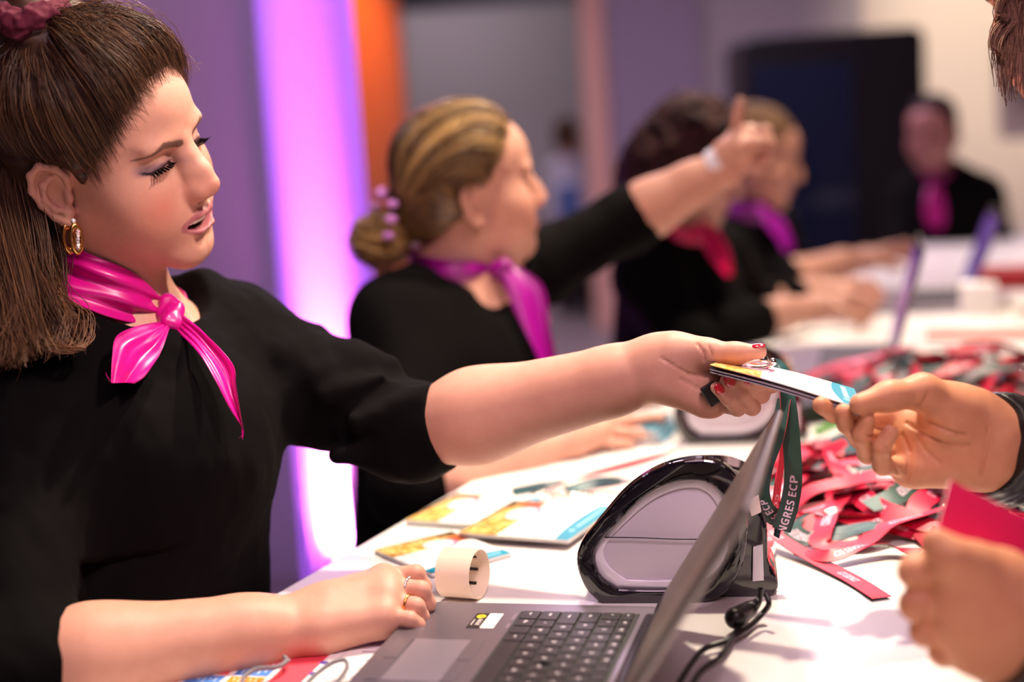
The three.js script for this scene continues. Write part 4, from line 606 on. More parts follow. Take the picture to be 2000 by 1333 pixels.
  // nails
  { const H = handL.fingers.map(pts), cam = EYE.clone().sub(U(1420, 750, 1.4)).normalize(), list = [nail(H[3][3], H[3][2], cam.clone().add(V(-0.2, 0.5, 0)), 0.0052, 0.0068, 0.0058), nail(H[2][3], H[2][2], cam.clone().add(V(-0.2, 0.5, 0)), 0.0056, 0.0074, 0.0064), nail(H[1][3], H[1][2], cam.clone().add(V(-0.2, 0.5, 0)), 0.0056, 0.0074, 0.0066), nail(H[0][3], H[0][2], cam.clone().add(V(-0.2, 0.5, 0)), 0.0056, 0.0074, 0.0066)]; const th = pts(handL.thumb); list.push(nail(th[3], th[2], V(-0.1, 1, 0.15), 0.0058, 0.0085, 0.0072)); for (const g of list) part('fingernail', g, NAIL, o, 'glossy red fingernail'); }
  // rings on the resting hand
  { const H = handR.fingers.map(pts); const a = H[1][0].clone().lerp(H[1][1], 0.62), b = H[2][0].clone().lerp(H[2][1], 0.70); const ax = H[1][1].clone().sub(H[1][0]), bx = H[2][1].clone().sub(H[2][0]);
    const list = []; const q = new THREE.Quaternion().setFromUnitVectors(V(0, 0, 1), ax.clone().normalize()); for (let i = 0; i < 20; i++) { const t = i / 20 * Math.PI * 2, g = new THREE.SphereGeometry(0.0016, 8, 6), p = V(Math.cos(t) * 0.0103, Math.sin(t) * 0.0103, 0).applyQuaternion(q).add(a); g.translate(p.x, p.y, p.z); list.push(g); } part('ring', merge([ring3(a, ax, 0.0103, 0.0009), ...list]), SILVER, o, 'beaded silver ring'); part('ring', ring3(b, bx, 0.0097, 0.0014), GOLD, o, 'plain gold ring'); }
  // blouse
  {
    const f = new Field(), waist = U(300, 1240, 1.57), chest = U(298, 800, 1.575);
    f.cap(neckBase, shL, 0.066, 0.060, 0.05); f.cap(neckBase, shR, 0.066, 0.062, 0.05);
    f.cap(chest, waist, 0.125, 0.128, 0.06); f.cap(U(150, 860, 1.48), U(160, 1260, 1.50), 0.110, 0.118, 0.08);
    f.ell(U(395, 880, 1.50), V(0.075, 0.085, 0.07), 0.07); f.ell(U(285, 935, 1.455), V(0.07, 0.085, 0.065), 0.07);
    const sL = U(868, 838, 1.535), mL = shL.clone().lerp(elL, 0.55);
    f.cap(shL, mL, 0.062, 0.053, 0.05); f.cap(mL, elL, 0.053, 0.047, 0.04); f.cap(elL, sL.clone().lerp(wrL, 0.12), 0.047, 0.0435, 0.03);
    f.cap(shR, elR, 0.066, 0.052, 0.05); f.cap(elR, U(178, 1288, 1.285), 0.052, 0.045, 0.03);
    // folds on the sleeve and across the chest
    const fold = (a, b, r, k = 0.02) => f.cap(U(...a), U(...b), r, r * 0.5, k);
    fold([620, 742, 1.535], [690, 705, 1.555], 0.009); fold([640, 775, 1.52], [745, 735, 1.53], 0.008); fold([700, 825, 1.505], [850, 765, 1.515], 0.010); fold([560, 700, 1.56], [610, 672, 1.58], 0.009); fold([590, 655, 1.60], [620, 650, 1.61], 0.012); fold([700, 705, 1.575], [760, 712, 1.57], 0.014, 0.03); fold([660, 890, 1.52], [820, 905, 1.53], 0.010, 0.03);
    fold([395, 560, 1.60], [445, 640, 1.585], 0.014, 0.03); fold([360, 700, 1.465], [420, 900, 1.43], 0.010, 0.04);
    // neckline and cuffs
    f.ell(neckBase.clone().add(V(0.022, 0.045, 0.012)), V(0.108, 0.070, 0.090), 0.008, true);
    const dl = wrL.clone().sub(elL).normalize(), dr = wrR.clone().sub(elR).normalize(), cut = (p, d) => { const q = new THREE.Quaternion().setFromUnitVectors(V(0, 1, 0), d); f.box(p.clone().addScaledVector(d, 0.15), V(0.09, 0.15, 0.09), 0.004, 0.003, true, q); };
    cut(sL, dl.clone().add(V(-0.05, -0.1, 0)).normalize()); cut(U(172, 1288, 1.285), dr);
    f.warp = (x, y, z, d) => d + Math.abs(d) * 0 + 0.0035 * noise(x * 22, y * 9, z * 22) + 0.0012 * noise(x * 60, y * 30, z * 60);
    const g = meshField(f, V(-0.90, 0.52, -1.80), V(-0.02, 1.16, -1.16), 0.0045);
    part('blouse', g, CLOTH, o);
  }
  // scarf: band round the neck, knot, two loose ends
  {
    const bk = U(112, 512, 1.54), fr = U(340, 612, 1.520), c = bk.clone().lerp(fr, 0.5), F = fr.clone().sub(c), near = U(232, 588, 1.430).sub(c), N = near.addScaledVector(F, -near.dot(F) / F.lengthSq()), up = F.clone().cross(N).normalize(); if (up.y < 0) up.negate();
    const list = [sheet((u, v) => {
      const t = u * Math.PI * 2, ct = Math.cos(t), st = Math.sin(t), pinch = Math.pow(Math.max(0, ct), 6), w = mix(0.050, 0.014, pinch), fold = Math.sin(v * 15 + t * 2.2) * 0.0022 + Math.sin(v * 7 - t * 3) * 0.002, rr = 1 + (fold + (v - 0.5) * -0.008) / 0.06, near2 = st > 0 ? 1 : 0.96;
      return c.clone().addScaledVector(F, ct * rr).addScaledVector(N, st * rr * near2).addScaledVector(up, (v - 0.5) * w + 0.006 * Math.sin(t) * (1 - pinch));
    }, 90, 22, 0.0012)];
    const kf = new Field(); kf.cap(U(328, 592, 1.490), U(338, 640, 1.480), 0.0105, 0.0125, 0.006); kf.cap(U(346, 604, 1.486), U(330, 632, 1.470), 0.0085, 0.0100, 0.006); kf.cap(U(318, 618, 1.480), U(344, 634, 1.473), 0.0075, 0.0085, 0.005);
    kf.warp = (x, y, z, d) => d + 0.0016 * noise(x * 120, y * 60, z * 120);
    const kb = boundsOf([U(328, 592, 1.485), U(340, 640, 1.48)], 0.03), knot = meshField(kf, kb.min, kb.max, 0.0016);
    const tail = (le, re, amp, ph, off = 0) => { const a = spline(pts(le)), b = spline(pts(re)), out = EYE.clone().sub(a(0.5)).normalize(); return sheet((u, v) => a(u).lerp(b(u), v).addScaledVector(out, off + amp * Math.sin(v * Math.PI * 1.6 + ph + u * 1.2) * smooth(0, 0.35, u) + 0.0015 * Math.sin(v * 22 + u * 4) * (1 - u * 0.5)), 30, 26, 0.0012); };
    const t1 = tail([[322, 628, 1.472], [262, 640, 1.425], [226, 660, 1.395], [219, 700, 1.378], [217, 748, 1.368]], [[330, 642, 1.458], [314, 690, 1.405], [296, 718, 1.385], [280, 738, 1.374], [262, 749, 1.368]], 0.010, 0.2);
    const t2 = tail([[338, 640, 1.475], [388, 690, 1.430], [420, 742, 1.412], [448, 796, 1.402], [473, 834, 1.400]], [[352, 612, 1.478], [404, 655, 1.440], [456, 716, 1.422], [460, 752, 1.412], [474, 836, 1.400]], 0.006, 1.0);
    const threads = new Strands(3); for (let i = 0; i < 7; i++) { threads.add(spline(pts([[216 + i * 0.6, 746, 1.368], [211 + i * 1.2, 738 + i, 1.367], [206 + i, 728 + i * 3, 1.366]])), 6, 0.0003, 0.00015, [0.5, 0.02, 0.2]); threads.add(spline(pts([[472, 832, 1.400], [474 + rnd(-2, 2), 846, 1.40], [470 + rnd(-4, 5), 856 + rnd(-4, 4), 1.40]])), 6, 0.0003, 0.00015, [0.5, 0.02, 0.2]); }
    const sc = part('scarf', merge([...list, knot, t1, t2, prep(threads.build())]), PINKSATIN, o, 'satin fuchsia neck scarf tied in a knot');
  }
  // earring: two gold hoops set with stones
  { const a = U(149, 441, 1.415), hoop = (c, tilt, k) => { const g = new THREE.TorusGeometry(0.0078, 0.0026, 12, 36); g.scale(0.72, 1.6, 1); g.rotateY(tilt); g.translate(c.x, c.y, c.z); return g; };
    const e = part('earring', merge([hoop(U(149, 467, 1.412), 0.7, 1), hoop(U(134, 466, 1.424), 0.7, 1), ring3(U(147, 445, 1.414), V(1, 0, 0.3), 0.003, 0.0007)]), GOLD, o, 'gold hoop earring set with clear stones');
    const st = []; for (let i = 0; i < 7; i++) { const g = new THREE.OctahedronGeometry(0.0026, 0), p = U(152, 452 + i * 5.4, 1.4075 + Math.abs(i - 3) * 0.0006); g.rotateZ(i); g.translate(p.x, p.y, p.z); st.push(g); } { const p = U(143, 432, 1.408), g = new THREE.OctahedronGeometry(0.0030, 1); g.translate(p.x, p.y, p.z); st.push(g); } part('stone', merge(st), CRYSTAL, e); }
  // hair
  {
    reseed(11);
    const dark = [0.024, 0.010, 0.007], light = [0.32, 0.150, 0.066], S = new Strands(3), tie = V(-0.026, 0.160, -0.030), tieDir = tie.clone().sub(SC);
    // cap under the strands
    const cf = new Field(); cf.ell(V(0, 0.060, -0.014), V(0.0795, 0.0860, 0.0985), 0.02); cf.ell(V(0, 0.092, 0.012), V(0.056, 0.036, 0.056), 0.03); cf.cap(V(0.0, 0.11, -0.03), tie, 0.05, 0.024, 0.05); cf.ell(V(0, 0.0, -0.05), V(0.066, 0.075, 0.055), 0.03); cf.cap(V(-0.066, 0.040, 0.018), V(-0.070, 0.004, 0.014), 0.012, 0.004, 0.02); cf.cap(V(0.066, 0.040, 0.018), V(0.070, 0.004, 0.014), 0.012, 0.004, 0.02);
    cf.ell(V(0, 0.008, 0.104), V(0.078, 0.086, 0.074), 0.014, true); cf.ell(V(-0.085, -0.010, 0.0), V(0.03, 0.036, 0.026), 0.01, true); cf.ell(V(0.085, -0.010, 0.0), V(0.03, 0.036, 0.026), 0.01, true);
    cf.warp = (x, y, z, d) => d + 0.0022 * noise(x * 60, y * 110, z * 40);
    const cap = meshField(cf, V(-0.11, -0.10, -0.14), V(0.11, 0.19, 0.12), 0.0028, (x, y, z) => hue(dark, light, 0.10 + 0.12 * noise(x * 90, y * 160, z * 50))); cap.applyMatrix4(Mx);
    const put = (curve, n, r0, r1, k) => { const c = hue(dark, light, k), c2 = hue(dark, light, k + 0.1); S.add(curve, n, r0, r1, c, c2); };
    // swept up from the hairline to the tie
    for (let i = 0; i < 8500; i++) {
      const u = rnd(), sgn = rnd() < 0.72 ? -1 : 1, back = Math.pow(rnd(), 1.25);
      const hl = u < 0.45 ? V(mix(0, 0.056, u / 0.45), mix(0.092, 0.058, (u / 0.45) ** 1.5), mix(0.084, 0.070, u / 0.45)) : u < 0.75 ? V(mix(0.056, 0.070, (u - 0.45) / 0.3), mix(0.058, 0.004, (u - 0.45) / 0.3), mix(0.070, 0.034, (u - 0.45) / 0.3)) : V(mix(0.070, 0.074, (u - 0.75) / 0.25), mix(0.030, 0.030, (u - 0.75) / 0.25), mix(0.016, -0.05, (u - 0.75) / 0.25));
      hl.x *= sgn; hl.add(V(rnd(-0.004, 0.004), rnd(-0.008, 0.010), rnd(-0.010, 0.006))); const d0 = hl.clone().sub(SC), root = over(d0, tieDir, back * 0.6), bulge = rnd(0.006, 0.015) + 0.013 * (u < 0.45 ? 1 : 0), wob = rnd(0, 6.28), fr = rnd(4, 9), am = rnd(0.0008, 0.0040), loose = rnd() < 0.06 ? rnd(0.004, 0.016) : 0;
      const k = 0.04 + 0.32 * rnd() * rnd() + 0.55 * Math.max(0, noise(hl.x * 90, hl.y * 90, u * 30)) + (rnd() < 0.10 ? rnd(0.2, 0.6) : 0);
      put((t) => { const e = 1 - (1 - t) * (1 - t) * 0.25 - 0.75 * (1 - t); const p = scalp(over(root, tieDir, e), 0.0006 + bulge * Math.sin(Math.min(1, Math.pow(e, 0.75) * 1.5) * Math.PI * 0.80) + loose * Math.sin(e * Math.PI) + (e > 0.75 ? (e - 0.75) * 0.07 : 0)); p.x += am * Math.sin(wob + fr * t); p.y += am * Math.cos(wob + fr * t * 1.1); return clear(hf, p, 0.0002 + 0.003 * Math.min(1, t * 4)).applyMatrix4(Mx); }, 14, 0.00036, 0.00030, k);
    }
    // tail from the tie and loose lengths from behind the ear, falling over the near shoulder
    const fall = (from, mid, end, n, spread, k0) => { const g = () => (rnd() + rnd() + rnd() - 1.5) / 1.5, locks = Array.from({ length: 16 }, () => ({ j: [g() * 1.1, g(), g()], w: rnd(0, 6.28), fq: rnd(5, 9), am: rnd(0.004, 0.011), curl: rnd(0.010, 0.032), lf: rnd(0.74, 1.06) })); for (let i = 0; i < n; i++) { const q0 = locks[Math.floor(rnd() * 16)], free = rnd() < 0.25 ? 1 : 0.28, j = q0.j.map((v) => v + g() * free), w = q0.w + rnd(-0.4, 0.4), fq = q0.fq, am = q0.am * rnd(0.8, 1.2), curl = q0.curl * rnd(0.7, 1.3); const P = [from, ...mid, end].map((p, q, arr) => { const s = spread * (q === 0 ? 0.35 : mix(0.7, 1.25, q / (arr.length - 1))); return U(p[0] + j[0] * s, p[1] + j[1] * s * 0.6, p[2] + j[2] * s * 0.00042); }), c = spline(P); const k = k0 * 0.6 + 0.40 * rnd() * rnd() + 0.12 * g() + (rnd() < 0.1 ? 0.35 : 0); const lf = q0.lf * rnd(0.88, 1.02); put((t0) => { const t = t0 * lf, p = c(t), a = am * smooth(0.1, 0.5, t); p.x += a * Math.sin(w + fq * t) + curl * 0.7 * smooth(0.72, 1, t) * Math.sin(w * 3 + t * 9); p.y += a * 0.4 * Math.cos(w + fq * t); p.z += a * Math.cos(w + fq * t * 0.9); return p; }, 24, 0.00042, 0.0003, k); } };
    fall([52, 4, 1.475], [[18, 150, 1.470], [12, 380, 1.440], [30, 560, 1.390]], [52, 690, 1.345], 2200, 46, 0.10);
    fall([8, 60, 1.46], [[-12, 250, 1.45], [-6, 450, 1.42]], [10, 700, 1.335], 1000, 36, 0.18);
    fall([88, 400, 1.470], [[92, 490, 1.440], [98, 570, 1.405]], [128, 668, 1.365], 1300, 36, 0.12);
    fall([60, 330, 1.470], [[58, 440, 1.445], [62, 560, 1.400]], [74, 690, 1.350], 1400, 42, 0.10);
    // single curls at the ends and stray hairs
    for (let i = 0; i < 46; i++) { const a = rnd(40, 130), b = rnd(110, 186), y = rnd(560, 610); put(spline(pts([[a, 540, 1.405], [mix(a, b, 0.45), y, 1.385], [b, y + rnd(25, 60), 1.365], [b - rnd(5, 30), 690 - rnd(0, 14), 1.345], [a + rnd(-10, 20), 664 + rnd(-12, 12), 1.345]])), 26, 0.0005, 0.0003, 0.35 + rnd(0, 0.4)); }
    for (let i = 0; i < 60; i++) { const x = rnd(90, 180), y = rnd(255, 330); put(spline(pts([[x - 45, y - 22, 1.41], [x, y - 4 + rnd(-6, 6), 1.385], [x + rnd(10, 30), y - rnd(0, 14), 1.385], [x + rnd(30, 55), y - rnd(10, 34), 1.395]])), 14, 0.00035, 0.0002, 0.5 + rnd(0, 0.5)); }
    for (let i = 0; i < 130; i++) { const t = rnd(), x = mix(150, 366, t), y = mix(22, 132, Math.pow(t, 1.3)) + rnd(-4, 10), lx = rnd(10, 45); put(spline(pts([[x - 40, y - 8, 1.47], [x - 10, y - rnd(2, 10), 1.465], [x + lx * 0.5, y - rnd(-4, 12), 1.465], [x + lx, y + rnd(-8, 18), 1.465]])), 10, 0.0003, 0.00015, 0.5 + rnd(0, 0.5)); }
    const hair = part('hair', merge([cap, S.build()]), HAIRM, o, 'brown hair pulled up at the crown and falling in waves');
    // velvet tie
    const tf = new Field(), tc = tie.clone(); for (let i = 0; i < 11; i++) { const a = i / 11 * Math.PI * 2, b = (i + 1) / 11 * Math.PI * 2, R = 0.026; tf.cap(tc.clone().add(V(Math.cos(a) * R, 0.004 * Math.sin(i * 2.3), Math.sin(a) * R)), tc.clone().add(V(Math.cos(b) * R, 0.004 * Math.sin(i * 2.3 + 2), Math.sin(b) * R)), 0.011 + 0.003 * Math.sin(i * 4), 0.012, 0.004); }
    tf.warp = (x, y, z, d) => d + 0.004 * noise(x * 130, y * 130, z * 130);
    const tg = meshField(tf, tc.clone().subScalar(0.05), tc.clone().addScalar(0.05), 0.0022); tg.applyMatrix4(Mx); part('hair_tie', tg, std(srgb(84, 2, 36), 0.9, { sheen: 0.4, sheenRoughness: 0.4, sheenColor: srgb(210, 20, 90) }), o, 'dark maroon velvet scrunchie');
  }
}
const HAIRSOFT = new THREE.MeshPhysicalMaterial({ vertexColors: true, roughness: 0.75, specularIntensity: 0.3 });
// --- shared builder for the other people ---
function plainHead(Mx, look, neckBase, cell, extra = []) {
  const hf = headField(look), neck = new Field(), nb = neckBase.clone().applyMatrix4(Mx.clone().invert()), nr = look.neck ?? 0.050;
  neck.cap(V(0, -0.015, -0.018), nb, nr, nr * 1.1, 0.03); neck.cap(V(0, -0.045, 0.018), nb.clone().add(V(0, 0, 0.01)), nr * 0.66, nr * 0.9, 0.03);
  for (const [p, r] of extra) neck.cap(nb, p.clone().applyMatrix4(Mx.clone().invert()), nr, r, 0.05);
  const whole = { at: (x, y, z) => { const a = hf.at(x, y, z), b = neck.at(x, y, z), k = 0.022, h = Math.max(k - Math.abs(a - b), 0) / k; return Math.min(a, b) - h * h * k * 0.25; } };
  const g = meshField(whole, V(-0.14, -0.24, -0.14), V(0.14, 0.14, 0.13), cell, facePaint(look)); g.applyMatrix4(Mx); return g;
}
function cloth(o, name, build, cell, mat, pad = 0.03, label = null) { const f = new Field(); build(f); const b = new THREE.Box3(); for (const p of f.p) if (!p.cut) { if (p.t === 0) { const r = Math.max(p.ra, p.rb); for (const k of [0, 1]) { const c = V(p.ax + p.bx * k, p.ay + p.by * k, p.az + p.bz * k); b.expandByPoint(c.clone().addScalar(r)); b.expandByPoint(c.subScalar(r)); } } else { const r = Math.max(p.rx, p.ry, p.rz); b.expandByPoint(V(p.cx + r, p.cy + r, p.cz + r)); b.expandByPoint(V(p.cx - r, p.cy - r, p.cz - r)); } } b.expandByScalar(pad); return part(name, meshField(f, b.min, b.max, cell), mat, o, label); }
const cutEnd = (f, p, d, w = 0.09) => f.box(p.clone().addScaledVector(d, 0.15), V(w, 0.15, w), 0.004, 0.003, true, new THREE.Quaternion().setFromUnitVectors(V(0, 1, 0), d.clone().normalize()));
function scarfTail(le, re, amp) { const a = spline(pts(le)), b = spline(pts(re)), out = EYE.clone().sub(a(0.5)).normalize(); return sheet((u, v) => a(u).lerp(b(u), v).addScaledVector(out, amp * Math.sin(v * 5 + u * 2)), 24, 14, 0.0015); }
function scarfBand(back, front, near, w, w0) { const bk = U(...back), fr = U(...front), c = bk.clone().lerp(fr, 0.5), F = fr.clone().sub(c), nn = U(...near).sub(c), N = nn.addScaledVector(F, -nn.dot(F) / F.lengthSq()), up = F.clone().cross(N).normalize(); if (up.y < 0) up.negate(); return sheet((u, v) => { const t = u * Math.PI * 2, ct = Math.cos(t), st = Math.sin(t), pin = Math.pow(Math.max(0, ct), 5), rr = 1 + 0.03 * Math.sin(v * 9 + t * 2); return c.clone().addScaledVector(F, ct * rr).addScaledVector(N, st * rr).addScaledVector(up, (v - 0.5) * mix(w, w0, pin)); }, 64, 10, 0.0015); }
function lump(list, k, cell, warp = 0) { const f = new Field(); for (const [a, b, ra, rb] of list) f.cap(a, b, ra, rb, k); if (warp) f.warp = (x, y, z, d) => d + warp * noise(x * 40, y * 40, z * 40); const b = boundsOf(list.flatMap((l) => [l[0], l[1]]), Math.max(...list.map((l) => Math.max(l[2], l[3]))) + 0.02); return [f, b, cell]; }

// --- man on the other side of the table ---
{
  const o = thing('person', 'man in a black leather jacket taking the booklet and holding a pink card', 'person', U(2560, 1000, 1.45).setY(0)), skin = [0.60, 0.262, 0.140], look = { skin, male: 1, neck: 0.058, blush: 0.1, brow: [0.04, 0.02, 0.015] };
  const Mx = headMatrix(2128, 0, 1.50, -62, 18, 0, 1.06), nb = U(2330, 270, 1.52);
  const right = {
    elbow: [2330, 960, 1.52], elbowR: [0.046, 0.044], wrist: [1950, 850, 1.338], wristSide: [1935, 905, 1.33], fore: [2050, 885, 1.37], foreR: 0.031, wristR: 0.027, palm: 1.25, size: 1.1, radii: [0.0102, 0.0104, 0.0098, 0.0088],
    fingers: [[[1760, 812, 1.372], [1672, 822, 1.352], [1630, 806, 1.328], [1604, 792, 1.315]], [[1756, 846, 1.376], [1682, 856, 1.345], [1656, 828, 1.318], [1648, 806, 1.306]], [[1760, 884, 1.368], [1696, 886, 1.330], [1684, 850, 1.304], [1692, 822, 1.298]], [[1774, 914, 1.352], [1724, 910, 1.314], [1722, 874, 1.294], [1740, 846, 1.292]]],
    thumb: [[1872, 806, 1.328], [1802, 766, 1.312], [1735, 775, 1.300], [1680, 790, 1.292]], thumbR: [0.020, 0.0155, 0.0125, 0.0098],
    extra: [[[1905, 800, 1.335], [1815, 775, 1.325], 0.019, 0.015, 0.02], [[1930, 905, 1.335], [1790, 915, 1.345], 0.019, 0.016, 0.02], [[1900, 860, 1.340], [1775, 860, 1.360], 0.020, 0.017, 0.02], [[1850, 830, 1.322], [1800, 850, 1.345], 0.017, 0.012, 0.02]],
    creases: [[0.0013, [1812, 770], [1800, 796], [1812, 822], [1850, 842], [1890, 850]], [0.0012, [1770, 826], [1800, 846], [1850, 866], [1890, 872]], [0.0012, [1762, 850], [1776, 880], [1776, 915], [1772, 940]], [0.0010, [1790, 850], [1806, 880], [1835, 905]], [0.0010, [1788, 776], [1796, 796]], [0.0010, [1746, 905], [1756, 925]], [0.0008, [1690, 850], [1706, 856]], [0.0008, [1722, 872], [1738, 880]], [0.0009, [1930, 838], [1925, 880], [1915, 930]]],
  };
  const left = {
    elbow: [2420, 1440, 1.06], elbowR: [0.046, 0.044], wrist: [1990, 1205, 1.045], wristSide: [1982, 1268, 1.05], fore: [2100, 1290, 1.045], foreR: 0.031, wristR: 0.027, palm: 1.3, size: 1.1, radii: [0.0118, 0.0118, 0.0112, 0.0100],
    fingers: [[[1872, 1112, 1.050], [1786, 1118, 1.050], [1790, 1106, 1.078], [1826, 1096, 1.088]], [[1868, 1166, 1.050], [1788, 1182, 1.052], [1790, 1176, 1.082], [1826, 1166, 1.092]], [[1876, 1218, 1.054], [1808, 1234, 1.058], [1808, 1228, 1.086], [1840, 1220, 1.095]], [[1896, 1262, 1.060], [1842, 1276, 1.064], [1840, 1270, 1.088], [1866, 1264, 1.095]]],
    thumb: [[1955, 1132, 1.045], [1900, 1104, 1.035], [1856, 1090, 1.032], [1828, 1060, 1.035]], thumbR: [0.020, 0.0145, 0.0132, 0.0108],
    extra: [[[1965, 1185, 1.042], [1885, 1140, 1.042], 0.022, 0.0165, 0.02], [[1970, 1240, 1.046], [1890, 1210, 1.046], 0.022, 0.0165, 0.02], [[1955, 1285, 1.054], [1905, 1270, 1.054], 0.018, 0.014, 0.02]],
  };
  part('body', merge([plainHead(Mx, look, nb, 0.004), handMesh(right, 0.0022, tone(skin, 1.3)), handMesh(left, 0.003, tone(skin, 1.3))]), SKIN, o);
  const leather = std(srgb(16, 14, 15), 0.34, { clearcoat: 0.25, clearcoatRoughness: 0.4 });
  const shF = U(2440, 380, 1.66), shN = U(2560, 470, 1.16), elF = U(2330, 960, 1.52), elN = U(2420, 1440, 1.06), wF = U(1928, 868, 1.335), wN = U(1984, 1230, 1.046);
  const j = cloth(o, 'jacket', (f) => {
    f.cap(nb, shF, 0.075, 0.075, 0.06); f.cap(nb, shN, 0.075, 0.075, 0.06); f.cap(U(2580, 640, 1.45), U(2600, 1300, 1.45), 0.17, 0.17, 0.08);
    f.cap(shF, elF, 0.075, 0.060, 0.04); f.cap(elF, wF, 0.064, 0.049, 0.03); f.cap(shN, elN, 0.075, 0.060, 0.04); f.cap(elN, wN, 0.064, 0.050, 0.03);
    for (let i = 0; i < 4; i++) { const t = 0.018 + i * 0.030, c = wF.clone().lerp(elF, t + 0.02), d = elF.clone().sub(wF).normalize(), q = new THREE.Quaternion().setFromUnitVectors(V(0, 1, 0), d); f.ell(c, V(0.0515 + i * 0.001, 0.0065, 0.0515 + i * 0.001), 0.004, false, q); }
    cutEnd(f, wF, wF.clone().sub(elF).normalize()); cutEnd(f, wN, wN.clone().sub(elN).normalize()); f.ell(nb.clone().add(V(-0.03, 0.05, 0)), V(0.09, 0.07, 0.09), 0.01, true);
    f.warp = (x, y, z, d) => d + 0.003 * noise(x * 40, y * 40, z * 40);
  }, 0.004, leather, 0.03, 'black leather jacket with ribbed cuffs');
  { // hair falling forward over his brow
    reseed(77); const S = new Strands(3), dark = [0.05, 0.02, 0.015], light = [0.45, 0.25, 0.17];
    const cf = new Field(); cf.ell(V(0, 0.060, -0.012), V(0.082, 0.088, 0.102), 0.02); cf.ell(V(0, -0.01, -0.05), V(0.070, 0.07, 0.055), 0.03); cf.ell(V(0, -0.015, 0.112), V(0.085, 0.075, 0.07), 0.012, true); cf.warp = (x, y, z, d) => d + 0.006 * noise(x * 50, y * 50, z * 50);
    const cap = meshField(cf, V(-0.12, -0.12, -0.14), V(0.12, 0.17, 0.12), 0.004, () => dark); cap.applyMatrix4(Mx);
    for (let i = 0; i < 700; i++) { const x = rnd(1958, 2060), y = rnd(-80, -20), len = rnd(90, 235), w = rnd(0, 6), e = x - rnd(0, 22); S.add(spline(pts([[x + 110, y - 190, 1.50], [x + 50, y - 150, 1.465], [x + 14, y + len * 0.2, 1.445], [e + 8 * Math.sin(w), y + len * 0.65, 1.44], [e + 6 * Math.cos(w), y + len, 1.44]])), 14, 0.0007, 0.0004, hue(dark, light, rnd(0.1, 0.9))); }
    for (const [x0, y0, x1, y1] of [[1978, -20, 1950, 24], [1972, 30, 1938, 92], [1985, 40, 1950, 96]]) for (let i = 0; i < 40; i++) { const a = rnd(-6, 6), b = rnd(-8, 8), c = rnd(-0.006, 0.006); S.add(spline(pts([[x0 + a, y0, 1.44 + c], [(x0 + x1) / 2 - 10 + b, (y0 + y1) / 2 + a, 1.435 + c], [x1 + b * 0.7, y1 + a, 1.43 + c], [x1 + 14 + a, y1 + 12 + b, 1.43]])), 12, 0.0006, 0.0003, hue(dark, light, rnd(0.2, 1))); }
    part('hair', merge([cap, S.build()]), HAIRSOFT, o, 'wavy brown hair falling forward');
  }
  { // the pink card in his near hand
    const c = thing('pink_card', 'pink card with a white edge held in the man\'s nearer hand', 'card', U(1855, 937, 1.08));
    const tl = U(1855, 938, 1.074), bl = U(1808, 1118, 1.062), tr = U(2140, 1078, 1.078), br = U(2093, 1258, 1.066), leaf = (off, t, nm, m) => { const nrm = tr.clone().sub(tl).cross(bl.clone().sub(tl)).normalize(); if (nrm.z < 0) nrm.negate(); part(nm, sheet((u, v) => tl.clone().lerp(tr, u).lerp(bl.clone().lerp(br, u), v).addScaledVector(nrm, off), 6, 6, t), m, c); };
    leaf(0.0010, 0.0008, 'front', std(srgb(244, 28, 98), 0.55)); leaf(-0.0002, 0.0012, 'core', PAPER);
  }
}
